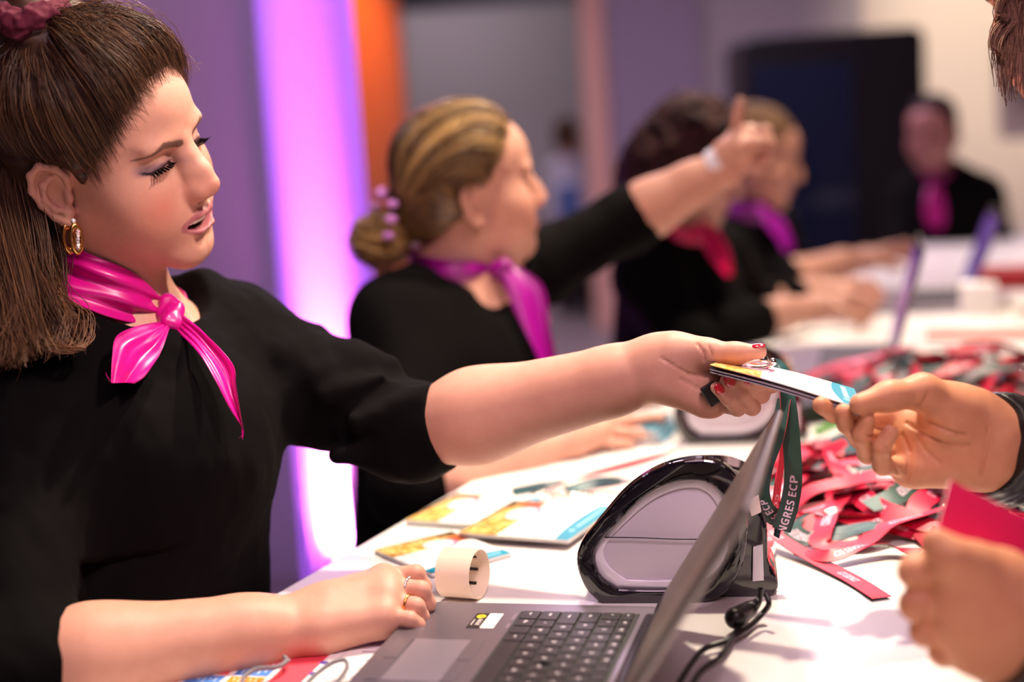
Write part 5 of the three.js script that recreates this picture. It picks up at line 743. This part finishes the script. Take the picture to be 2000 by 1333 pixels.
// --- second woman, pointing ---
{
  const o = thing('person', 'woman with a blonde low bun pointing across the room, purple scarf at her neck', 'person', U(900, 900, 2.25).setY(0), 'hosts in black with pink scarves'), skin = [0.58, 0.295, 0.215], look = { skin, lip: [0.42, 0.15, 0.13], blush: 0.35, brow: [0.10, 0.055, 0.03], full: 0.3 };
  const Mx = headMatrix(912, 385, 2.18, 104, -3, 6, 1.04), nb = U(905, 545, 2.21), shR = U(775, 625, 2.12), shL = U(1045, 525, 2.33), elL = U(1225, 432, 2.37), wrL = U(1408, 322, 2.32), elR = U(800, 955, 1.98), wrR = U(1112, 856, 2.08);
  const up = {
    elbow: [1225, 432, 2.37], elbowR: [0.038, 0.036], wrist: [1408, 318, 2.322], wristSide: [1424, 340, 2.315], fore: [1345, 362, 2.34], foreR: 0.0275, wristR: 0.0215, radii: [0.0090, 0.0092, 0.0088, 0.0080],
    fingers: [[[1438, 264, 2.318], [1440, 234, 2.312], [1443, 214, 2.31], [1446, 198, 2.31]], [[1466, 262, 2.308], [1496, 256, 2.285], [1504, 282, 2.272], [1482, 294, 2.275]], [[1466, 284, 2.302], [1498, 284, 2.278], [1500, 308, 2.268], [1480, 314, 2.272]], [[1460, 306, 2.302], [1488, 310, 2.280], [1488, 330, 2.272], [1470, 332, 2.276]]],
    thumb: [[1436, 292, 2.298], [1458, 290, 2.278], [1476, 282, 2.262], [1492, 276, 2.258]], extra: [[[1420, 300, 2.312], [1462, 284, 2.298], 0.02, 0.016, 0.02]],
  };
  const down = {
    elbow: [800, 955, 1.98], elbowR: [0.040, 0.040], wrist: [1112, 846, 2.085], wristSide: [1118, 868, 2.065], fore: [1000, 895, 2.04], foreR: 0.030, wristR: 0.0215, radii: [0.0090, 0.0092, 0.0088, 0.0080],
    fingers: [[[1178, 812, 2.135], [1226, 796, 2.155], [1262, 788, 2.17], [1290, 784, 2.18]], [[1180, 832, 2.12], [1232, 822, 2.135], [1268, 818, 2.145], [1292, 817, 2.15]], [[1172, 846, 2.10], [1215, 846, 2.11], [1244, 848, 2.115], [1262, 850, 2.12]], [[1158, 858, 2.085], [1192, 866, 2.09], [1214, 868, 2.095], [1232, 868, 2.10]]],
    thumb: [[1150, 826, 2.12], [1180, 800, 2.14], [1205, 784, 2.16], [1225, 772, 2.17]], extra: [[[1118, 852, 2.08], [1170, 842, 2.105], 0.018, 0.0135, 0.02]],
  };
  part('body', merge([plainHead(Mx, look, nb, 0.003, [[nb.clone().lerp(shL, 0.6), 0.04], [nb.clone().lerp(shR, 0.6), 0.04], [U(925, 640, 2.20), 0.08]]), handMesh(up, 0.0032, tone(skin)), handMesh(down, 0.0032, tone(skin))]), SKIN, o);
  eyesOf(o, Mx, [0.03, 0.03, 0.03]); seatedLegs(o, U(890, 1100, 2.24).setY(0.53));
  cloth(o, 'blouse', (f) => {
    f.cap(nb, shR, 0.064, 0.062, 0.05); f.cap(nb, shL, 0.064, 0.058, 0.05); f.cap(U(905, 720, 2.23), U(905, 1120, 2.25), 0.128, 0.132, 0.06); f.cap(U(830, 740, 2.15), U(840, 1120, 2.2), 0.10, 0.12, 0.07); f.ell(U(990, 740, 2.17), V(0.07, 0.085, 0.07), 0.06);
    f.cap(shL, elL, 0.060, 0.050, 0.04); const sL = U(1268, 410, 2.36); f.cap(elL, sL.clone().lerp(wrL, 0.15), 0.050, 0.046, 0.03); f.cap(shR, elR, 0.062, 0.052, 0.04); const sR = U(892, 930, 2.008); f.cap(elR, sR.clone().lerp(wrR, 0.15), 0.052, 0.046, 0.03);
    f.ell(nb.clone().add(V(0.02, 0.045, 0.012)), V(0.105, 0.078, 0.09), 0.008, true); cutEnd(f, sL, wrL.clone().sub(elL).normalize()); cutEnd(f, sR, wrR.clone().sub(elR).normalize());
    f.warp = (x, y, z, d) => d + 0.004 * noise(x * 20, y * 9, z * 20);
  }, 0.007, CLOTH);
  const kn = U(972, 528, 2.14), kf = lump([[kn, U(985, 520, 2.135), 0.014, 0.012]], 0.006, 0.004);
  part('scarf', merge([scarfBand([800, 512, 2.22], [985, 532, 2.20], [895, 540, 2.115], 0.046, 0.016), meshField(...[kf[0], kf[1].min, kf[1].max, 0.003]), scarfTail([[968, 524, 2.135], [1000, 596, 2.12], [1038, 672, 2.11], [1066, 730, 2.11]], [[990, 508, 2.14], [1058, 556, 2.13], [1074, 640, 2.12], [1092, 730, 2.115]], 0.008)]), SATIN(srgb(142, 3, 128)), o, 'magenta satin neck scarf');
  { const c = U(1405, 320, 2.32), ax = U(1420, 310, 2.31).sub(U(1380, 336, 2.33)), g = new THREE.CylinderGeometry(0.0265, 0.0265, 0.020, 40, 1, true); const q = new THREE.Quaternion().setFromUnitVectors(V(0, 1, 0), ax.normalize()), list = sheet((u, v) => V(Math.cos(u * 6.2832) * 0.0275, (v - 0.5) * 0.020, Math.sin(u * 6.2832) * 0.0275).applyQuaternion(q).add(c), 40, 2, 0.002); part('wristband', list, std(srgb(232, 226, 238), 0.4), o, 'white event wristband'); }
  {
    reseed(31); const hf2 = headField(look), dark = [0.045, 0.020, 0.009], light = [0.62, 0.37, 0.14], S = new Strands(3), tie = V(0.004, -0.030, -0.104), tieDir = tie.clone().sub(SC);
    const cf = new Field(); cf.ell(V(0, 0.058, -0.014), V(0.0800, 0.0860, 0.0985), 0.02); cf.ell(V(0, 0.002, -0.05), V(0.066, 0.07, 0.055), 0.03); cf.cap(V(0, -0.01, -0.08), tie, 0.035, 0.022, 0.03); cf.ell(V(0, 0.006, 0.106), V(0.080, 0.092, 0.076), 0.012, true); cf.ell(V(-0.085, -0.015, 0.004), V(0.03, 0.034, 0.026), 0.01, true); cf.ell(V(0.085, -0.015, 0.004), V(0.03, 0.034, 0.026), 0.01, true); cf.ell(V(0, -0.06, -0.02), V(0.06, 0.045, 0.05), 0.02, true);
    const cap = meshField(cf, V(-0.11, -0.10, -0.15), V(0.11, 0.16, 0.12), 0.0035, (x, y, z) => hue(dark, light, 0.10 + 0.2 * noise(x * 70, y * 120, z * 40))); cap.applyMatrix4(Mx);
    for (let i = 0; i < 2200; i++) {
      const u = rnd(), sgn = rnd() < 0.75 ? -1 : 1, hl = u < 0.4 ? V(mix(0, 0.05, u / 0.4), mix(0.104, 0.082, (u / 0.4) ** 1.5), mix(0.072, 0.050, u / 0.4)) : u < 0.8 ? V(mix(0.05, 0.071, (u - 0.4) / 0.4), mix(0.082, 0.026, (u - 0.4) / 0.4), mix(0.050, 0.014, (u - 0.4) / 0.4)) : V(0.072, mix(0.03, -0.01, (u - 0.8) / 0.2), mix(0.01, -0.05, (u - 0.8) / 0.2));
      hl.x *= sgn; const root = hl.clone().sub(SC).normalize(), skip = rnd() * rnd() * 0.5, bulge = rnd(0.004, 0.012), w = rnd(0, 6.28), am = rnd(0.001, 0.003), fq = rnd(4, 8), lobe = Math.max(0, noise(hl.y * 70, hl.z * 70, hl.x * 70 + 9)), k = 0.06 + 0.6 * rnd() * rnd() + 0.9 * lobe * (u < 0.6 ? 1 : 0.5);  // top strands made paler: golden light on the hair is in their colour
      const way = V(root.x * 0.095 + sgn * 0.030, root.y * 0.05 + 0.055, -0.030); S.add((t1) => { const t = skip + (1 - skip) * t1, bz = root.clone().multiplyScalar(0.09 * (1 - t) * (1 - t)).addScaledVector(way, 2 * t * (1 - t)).addScaledVector(tieDir, t * t); const p = scalp(bz, 0.002 + bulge * Math.sin(Math.min(1, t * 1.2 + 0.1) * Math.PI * 0.9) + (t > 0.7 ? (t - 0.7) * 0.10 : 0)); p.x += am * Math.sin(w + fq * t); p.y += am * Math.cos(w + fq * t); return clear(hf2, p, 0.0004 + 0.003 * Math.min(1, t * 4)).applyMatrix4(Mx); }, 14, 0.0011, 0.0008, hue(dark, light, k), hue(dark, light, k));
    }
    const bc = V(0.004, -0.048, -0.134); for (let i = 0; i < 620; i++) { const q = new THREE.Quaternion().setFromEuler(new THREE.Euler(rnd(-0.9, 0.9), rnd(0, 6.28), rnd(-0.9, 0.9))), R = rnd(0.026, 0.050), a0 = rnd(0, 6.28), sp = rnd(2, 5), k = 0.25 + rnd() * 1.0 * Math.max(0.25, noise(i * 0.7, 1, 2) + 0.7); S.add((t) => V(Math.cos(a0 + t * sp) * R, (t - 0.5) * 0.012, Math.sin(a0 + t * sp) * R * 0.85).applyQuaternion(q).add(bc).applyMatrix4(Mx), 12, 0.0011, 0.0008, hue(dark, light, k), hue(dark, light, k)); }  // bun strands also paler, golden highlights put into the strand colour
    const bf = new Field(); bf.ell(bc, V(0.036, 0.036, 0.034), 0.01); bf.warp = (x, y, z, d) => d + 0.004 * noise(x * 60, y * 60, z * 60); const bun = meshField(bf, bc.clone().subScalar(0.06), bc.clone().addScalar(0.06), 0.004, () => hue(dark, light, 0.2)); bun.applyMatrix4(Mx);
    part('hair', merge([cap, bun, S.build()]), HAIRM, o, 'blonde-brown hair in a low bun');
    const fl = []; for (let i = 0; i < 9; i++) { const a = i * 0.5 - 0.6, g = new THREE.SphereGeometry(0.009, 10, 8); g.scale(1, 0.7, 1); const p = V(-0.01 + 0.05 * Math.cos(a), -0.02 + 0.045 * Math.sin(a), -0.120 - 0.006 * (i % 3)); g.translate(p.x, p.y, p.z); fl.push(g); } const fg = merge(fl); fg.applyMatrix4(Mx); part('hair_tie', fg, std(srgb(190, 120, 200), 0.6), o, 'lilac beaded hair tie');
  }
}
// --- third woman, dark curls ---
{
  const o = thing('person', 'woman with dark curly hair bent over the table, pink scarf', 'person', U(1330, 700, 3.05).setY(0), 'hosts in black with pink scarves'), skin = [0.52, 0.27, 0.20], look = { skin, lip: [0.35, 0.1, 0.1], brow: [0.03, 0.015, 0.01] };
  const Mx = headMatrix(1342, 335, 2.95, 72, 20, 4, 1.03), nb = U(1318, 468, 3.02), shR = U(1262, 540, 2.93), shL = U(1405, 500, 3.12), elR = U(1330, 668, 2.86), wrR = U(1590, 594, 3.14), elL = U(1470, 600, 3.25), wrL = U(1620, 570, 3.3);
  const mk = (el, wr, fx) => ({ elbow: el, elbowR: [0.04, 0.038], wrist: wr, wristSide: [wr[0] + 4, wr[1] + 14, wr[2] - 0.01], fore: [mix(el[0], wr[0], 0.75), mix(el[1], wr[1], 0.75), mix(el[2], wr[2], 0.75)], foreR: 0.028, wristR: 0.022, fingers: [0, 1, 2, 3].map((i) => [[wr[0] + 62 - i * 5, wr[1] - 12 + i * 10, wr[2]], [wr[0] + 95 - i * 6, wr[1] - 14 + i * 12, wr[2] - 0.01], [wr[0] + 112 - i * 8, wr[1] + 2 + i * 12, wr[2] - 0.02], [wr[0] + 118 - i * 10, wr[1] + 18 + i * 10, wr[2] - 0.02]]), thumb: [[wr[0] + 26, wr[1] + 4, wr[2] - 0.02], [wr[0] + 58, wr[1] + 16, wr[2] - 0.04], [wr[0] + 76, wr[1] + 24, wr[2] - 0.045], [wr[0] + 92, wr[1] + 30, wr[2] - 0.045]] });
  part('body', merge([plainHead(Mx, look, nb, 0.005), handMesh(mk([1330, 668, 2.86], [1590, 594, 3.14]), 0.005, tone(skin)), handMesh(mk([1470, 600, 3.25], [1606, 566, 3.30]), 0.005, tone(skin))]), SKIN, o);
  eyesOf(o, Mx, [0.03, 0.02, 0.02]); seatedLegs(o, U(1305, 860, 3.06).setY(0.53));
  cloth(o, 'blouse', (f) => { f.cap(nb, shR, 0.066, 0.064, 0.05); f.cap(nb, shL, 0.066, 0.06, 0.05); f.cap(U(1325, 590, 3.04), U(1310, 900, 3.06), 0.135, 0.14, 0.06); f.cap(shR, elR, 0.064, 0.055, 0.04); const s = elR.clone().lerp(wrR, 0.58); f.cap(elR, s.clone().lerp(wrR, 0.1), 0.058, 0.048, 0.03); cutEnd(f, s, wrR.clone().sub(elR).normalize()); f.cap(shL, elL, 0.06, 0.056, 0.04); const t = elL.clone().lerp(wrL, 0.5); f.cap(elL, t, 0.056, 0.05, 0.03); f.ell(nb.clone().add(V(0.02, 0.05, 0)), V(0.09, 0.07, 0.09), 0.008, true); f.warp = (x, y, z, d) => d + 0.005 * noise(x * 20, y * 10, z * 20); }, 0.009, CLOTH);
  part('scarf', merge([scarfBand([1268, 452, 3.03], [1398, 474, 3.0], [1335, 470, 2.92], 0.05, 0.02), scarfTail([[1350, 440, 2.90], [1372, 480, 2.88], [1396, 514, 2.87], [1418, 540, 2.87]], [[1386, 432, 2.92], [1416, 468, 2.90], [1428, 500, 2.89], [1432, 540, 2.88]], 0.012)]), SATIN(srgb(214, 8, 88)), o, 'bright pink neck scarf');
  { const f = new Field(); for (const [x, y, z, r] of [[0, 0.06, -0.01, 0.098], [-0.04, 0.0, -0.05, 0.078], [0.04, 0.0, -0.05, 0.078], [0, -0.07, -0.07, 0.068], [-0.04, -0.12, -0.05, 0.050], [0.04, -0.1, -0.05, 0.05]]) f.ell(V(x, y, z), V(r, r, r), 0.04); f.ell(V(0, -0.03, 0.125), V(0.075, 0.085, 0.075), 0.02, true); f.warp = (x, y, z, d) => d + 0.010 * noise(x * 38, y * 38, z * 38) + 0.005 * noise(x * 90, y * 90, z * 90); const g = meshField(f, V(-0.17, -0.22, -0.19), V(0.17, 0.20, 0.14), 0.006, (x, y, z) => hue([0.010, 0.004, 0.006], [0.10, 0.035, 0.03], 0.3 + 0.5 * noise(x * 40, y * 40, z * 40))); g.applyMatrix4(Mx); part('hair', g, HAIRSOFT, o, 'dark brown curly hair'); }
}
// --- fourth woman ---
{
  const o = thing('person', 'woman with hair pinned back and purple scarf working beyond the dark-haired woman', 'person', U(1470, 700, 3.75).setY(0), 'hosts in black with pink scarves'), skin = [0.55, 0.27, 0.19], look = { skin, lip: [0.36, 0.12, 0.11], brow: [0.06, 0.03, 0.02] };
  const Mx = headMatrix(1476, 320, 3.6, 82, 14, 4, 1.03), nb = U(1452, 424, 3.68), shR = U(1420, 480, 3.6), shL = U(1510, 450, 3.8), elR = U(1500, 560, 3.56), wrR = U(1690, 502, 3.82);
  const h = { elbow: [1500, 560, 3.56], elbowR: [0.042, 0.040], wrist: [1690, 502, 3.82], wristSide: [1692, 514, 3.80], fore: [1640, 516, 3.76], foreR: 0.030, wristR: 0.023, fingers: [0, 1, 2, 3].map((i) => [[1738 - i * 3, 486 + i * 7, 3.84], [1766 - i * 4, 476 + i * 8, 3.83], [1784 - i * 5, 480 + i * 8, 3.82], [1794 - i * 6, 492 + i * 7, 3.81]]), thumb: [[1708, 506, 3.79], [1732, 516, 3.77], [1748, 520, 3.77], [1760, 520, 3.77]] };
  part('body', merge([plainHead(Mx, look, nb, 0.006), handMesh(h, 0.006, tone(skin))]), SKIN, o); seatedLegs(o, U(1445, 780, 3.7).setY(0.53));
  cloth(o, 'blouse', (f) => { f.cap(nb, shR, 0.066, 0.064, 0.05); f.cap(nb, shL, 0.066, 0.06, 0.05); f.cap(U(1455, 530, 3.7), U(1450, 800, 3.7), 0.135, 0.14, 0.06); f.cap(shR, elR, 0.064, 0.055, 0.04); const s = elR.clone().lerp(wrR, 0.24); f.cap(elR, s.clone().lerp(wrR, 0.1), 0.055, 0.048, 0.03); f.cap(shL, U(1560, 540, 3.9), 0.06, 0.05, 0.04); cutEnd(f, s, wrR.clone().sub(elR).normalize()); f.ell(nb.clone().add(V(0.02, 0.05, 0)), V(0.09, 0.07, 0.09), 0.008, true); }, 0.012, CLOTH);
  part('scarf', merge([scarfBand([1408, 404, 3.7], [1512, 428, 3.66], [1462, 424, 3.56], 0.075, 0.03), scarfTail([[1470, 400, 3.55], [1496, 440, 3.53], [1520, 470, 3.52], [1532, 492, 3.52]], [[1500, 392, 3.58], [1530, 430, 3.55], [1545, 460, 3.54], [1550, 490, 3.53]], 0.012)]), SATIN(srgb(150, 10, 150)), o, 'purple neck scarf');
  { const f = new Field(); f.ell(V(0, 0.060, -0.014), V(0.082, 0.088, 0.100), 0.02); f.ell(V(0, 0.0, -0.05), V(0.068, 0.075, 0.055), 0.03); f.ell(V(0, 0.01, -0.12), V(0.04, 0.04, 0.04), 0.02); f.ell(V(0, -0.002, 0.112), V(0.080, 0.085, 0.072), 0.012, true); f.ell(V(0, -0.015, 0.004), V(0.12, 0.034, 0.026), 0.01, true); f.warp = (x, y, z, d) => d + 0.003 * noise(x * 60, y * 60, z * 60); const g = meshField(f, V(-0.12, -0.12, -0.18), V(0.12, 0.17, 0.12), 0.007, (x, y, z) => hue([0.06, 0.03, 0.02], [0.3, 0.17, 0.09], 0.4 + 0.5 * noise(x * 60, y * 90, z * 40))); g.applyMatrix4(Mx); part('hair', g, HAIRSOFT, o, 'brown hair pinned back'); }
}
// --- man at the end of the table, and a visitor in the doorway ---
{
  const o = thing('person', 'man in a black jacket standing before the cream wall at the far end', 'person', U(1840, 600, 5.3).setY(0)), skin = [0.36, 0.15, 0.13], look = { skin, male: 1, neck: 0.058, brow: [0.03, 0.02, 0.02] };
  const Mx = headMatrix(1822, 268, 5.2, -35, 8, 0, 1.08), nb = U(1828, 352, 5.28), shR = U(1770, 392, 5.3), shL = U(1915, 385, 5.3);
  const hd = (e, w, s) => ({ elbow: e, elbowR: [0.045, 0.042], wrist: w, wristSide: [w[0] + s * 6, w[1] + 6, w[2]], fore: [mix(e[0], w[0], 0.7), mix(e[1], w[1], 0.7), mix(e[2], w[2], 0.7)], foreR: 0.032, wristR: 0.027, radii: [0.0105, 0.0105, 0.01, 0.009], fingers: [0, 1, 2, 3].map((i) => [[w[0] - 22, w[1] + 10 + i * 8, w[2]], [w[0] - 42, w[1] + 14 + i * 8, w[2] - 0.02], [w[0] - 54, w[1] + 22 + i * 7, w[2] - 0.03], [w[0] - 60, w[1] + 30 + i * 6, w[2] - 0.03]]), thumb: [[w[0] - 8, w[1] + 4, w[2] - 0.02], [w[0] - 22, w[1] - 2, w[2] - 0.03], [w[0] - 34, w[1] - 2, w[2] - 0.04], [w[0] - 44, w[1] + 2, w[2] - 0.04]] });
  part('body', merge([plainHead(Mx, look, nb, 0.008), handMesh(hd([1960, 520, 5.2], [1880, 500, 5.0], 1), 0.007, tone(skin)), handMesh(hd([1755, 520, 5.15], [1800, 515, 4.98], -1), 0.007, tone(skin))]), SKIN, o);
  cloth(o, 'jacket', (f) => { f.cap(nb, shR, 0.09, 0.08, 0.06); f.cap(nb, shL, 0.09, 0.08, 0.06); f.cap(U(1842, 430, 5.3), U(1842, 760, 5.3), 0.18, 0.17, 0.08); f.cap(shR, U(1752, 520, 5.15), 0.08, 0.062, 0.04); f.cap(U(1752, 520, 5.15), U(1788, 516, 5.02), 0.06, 0.05, 0.03); f.cap(shL, U(1962, 520, 5.2), 0.08, 0.062, 0.04); f.cap(U(1962, 520, 5.2), U(1900, 506, 5.05), 0.06, 0.05, 0.03); f.ell(nb.clone().add(V(0, 0.06, 0.03)), V(0.08, 0.07, 0.09), 0.01, true); }, 0.016, CLOTH);
  cloth(o, 'trousers', (f) => { const a = U(1842, 700, 5.3); f.cap(a, a.clone().setY(0.06).add(V(-0.09, 0, 0)), 0.14, 0.07, 0.05); f.cap(a, a.clone().setY(0.06).add(V(0.09, 0, 0)), 0.14, 0.07, 0.05); f.cap(a.clone().setY(0.05).add(V(-0.09, 0, 0)), a.clone().setY(0.045).add(V(-0.09, 0, 0.17)), 0.05, 0.045, 0.03); f.cap(a.clone().setY(0.05).add(V(0.09, 0, 0)), a.clone().setY(0.045).add(V(0.09, 0, 0.17)), 0.05, 0.045, 0.03); }, 0.016, CLOTH);
  part('scarf', merge([scarfBand([1802, 346, 5.32], [1848, 350, 5.16], [1800, 356, 5.2], 0.07, 0.03), scarfTail([[1812, 362, 5.10], [1806, 400, 5.08], [1808, 430, 5.08], [1822, 448, 5.08]], [[1834, 362, 5.10], [1844, 400, 5.08], [1846, 430, 5.08], [1838, 448, 5.08]], 0.012)]), SATIN(srgb(170, 12, 120)), o, 'pink scarf hanging at the chest');
  { const f = new Field(); f.ell(V(0, 0.060, -0.014), V(0.080, 0.086, 0.100), 0.02); f.ell(V(0, 0.0, -0.05), V(0.068, 0.06, 0.055), 0.03); f.ell(V(0, -0.002, 0.112), V(0.080, 0.085, 0.072), 0.012, true); f.ell(V(0, -0.015, 0.004), V(0.12, 0.034, 0.026), 0.01, true); const g = meshField(f, V(-0.12, -0.12, -0.14), V(0.12, 0.17, 0.12), 0.008, () => [0.02, 0.008, 0.01]); g.applyMatrix4(Mx); part('hair', g, HAIRSOFT, o, 'short dark hair'); }
}
{
  const o = thing('person', 'visitor in a white shirt seen from behind in the doorway', 'person', U(1108, 600, 9.7).setY(0)), skin = [0.5, 0.28, 0.2], look = { skin, male: 1, neck: 0.058 };
  const Mx = headMatrix(1108, 272, 9.7, 150, 0, 0, 1.05), nb = U(1110, 312, 9.7), shR = U(1086, 336, 9.75), shL = U(1160, 334, 9.75), down = (p, dx) => p.clone().add(V(dx, -0.28, 0.02)), wr = (p, dx) => p.clone().add(V(dx, -0.52, 0.08));
  part('body', merge([plainHead(Mx, look, nb, 0.012), (() => { const [f, b] = lump([[nb, shR, 0.05, 0.05], [nb, shL, 0.05, 0.05], [shR, down(shR, -0.04), 0.05, 0.036], [shL, down(shL, 0.04), 0.05, 0.036], [down(shR, -0.04), wr(shR, -0.03), 0.035, 0.026], [wr(shR, -0.03), wr(shR, -0.03).add(V(0.01, -0.16, 0.02)), 0.03, 0.014], [down(shL, 0.04), wr(shL, 0.03), 0.035, 0.026], [wr(shL, 0.03), wr(shL, 0.03).add(V(-0.01, -0.16, 0.02)), 0.03, 0.014]], 0.02, 0.012); return meshField(f, b.min, b.max, 0.012, tone(skin)); })()]), SKIN, o);
  cloth(o, 'shirt', (f) => { f.cap(nb.clone().add(V(0, -0.04, 0)), shR, 0.08, 0.07, 0.05); f.cap(nb.clone().add(V(0, -0.04, 0)), shL, 0.08, 0.07, 0.05); f.cap(nb.clone().add(V(0.03, -0.22, 0)), nb.clone().add(V(0.03, -0.62, 0)), 0.15, 0.15, 0.06); f.cap(shR, down(shR, -0.04), 0.07, 0.055, 0.03); f.cap(shL, down(shL, 0.04), 0.07, 0.055, 0.03); f.ell(nb.clone().add(V(0, 0.06, 0)), V(0.07, 0.06, 0.07), 0.01, true); }, 0.02, std(srgb(220, 218, 235), 0.8));
  cloth(o, 'vest_panel', (f) => { f.box(nb.clone().add(V(-0.02, -0.30, 0.10)), V(0.06, 0.14, 0.07), 0.03); }, 0.015, std(srgb(40, 100, 190), 0.7), 0.03, 'blue panel of the shirt');
  cloth(o, 'trousers', (f) => { const a = nb.clone().add(V(0.03, -0.66, 0)); f.cap(a, a.clone().setY(0.06).add(V(-0.09, 0, 0)), 0.14, 0.07, 0.05); f.cap(a, a.clone().setY(0.06).add(V(0.09, 0, 0)), 0.14, 0.07, 0.05); }, 0.02, std(srgb(40, 30, 34), 0.85));
  { const f = new Field(); f.ell(V(0, 0.060, -0.014), V(0.082, 0.088, 0.102), 0.02); f.ell(V(0, -0.01, -0.05), V(0.068, 0.06, 0.055), 0.03); f.ell(V(0, -0.002, 0.112), V(0.080, 0.085, 0.072), 0.012, true); const g = meshField(f, V(-0.12, -0.12, -0.14), V(0.12, 0.17, 0.12), 0.012, () => [0.10, 0.055, 0.035]); g.applyMatrix4(Mx); part('hair', g, HAIRSOFT, o, 'brown hair'); }
}
renderer.render(scene, camera);
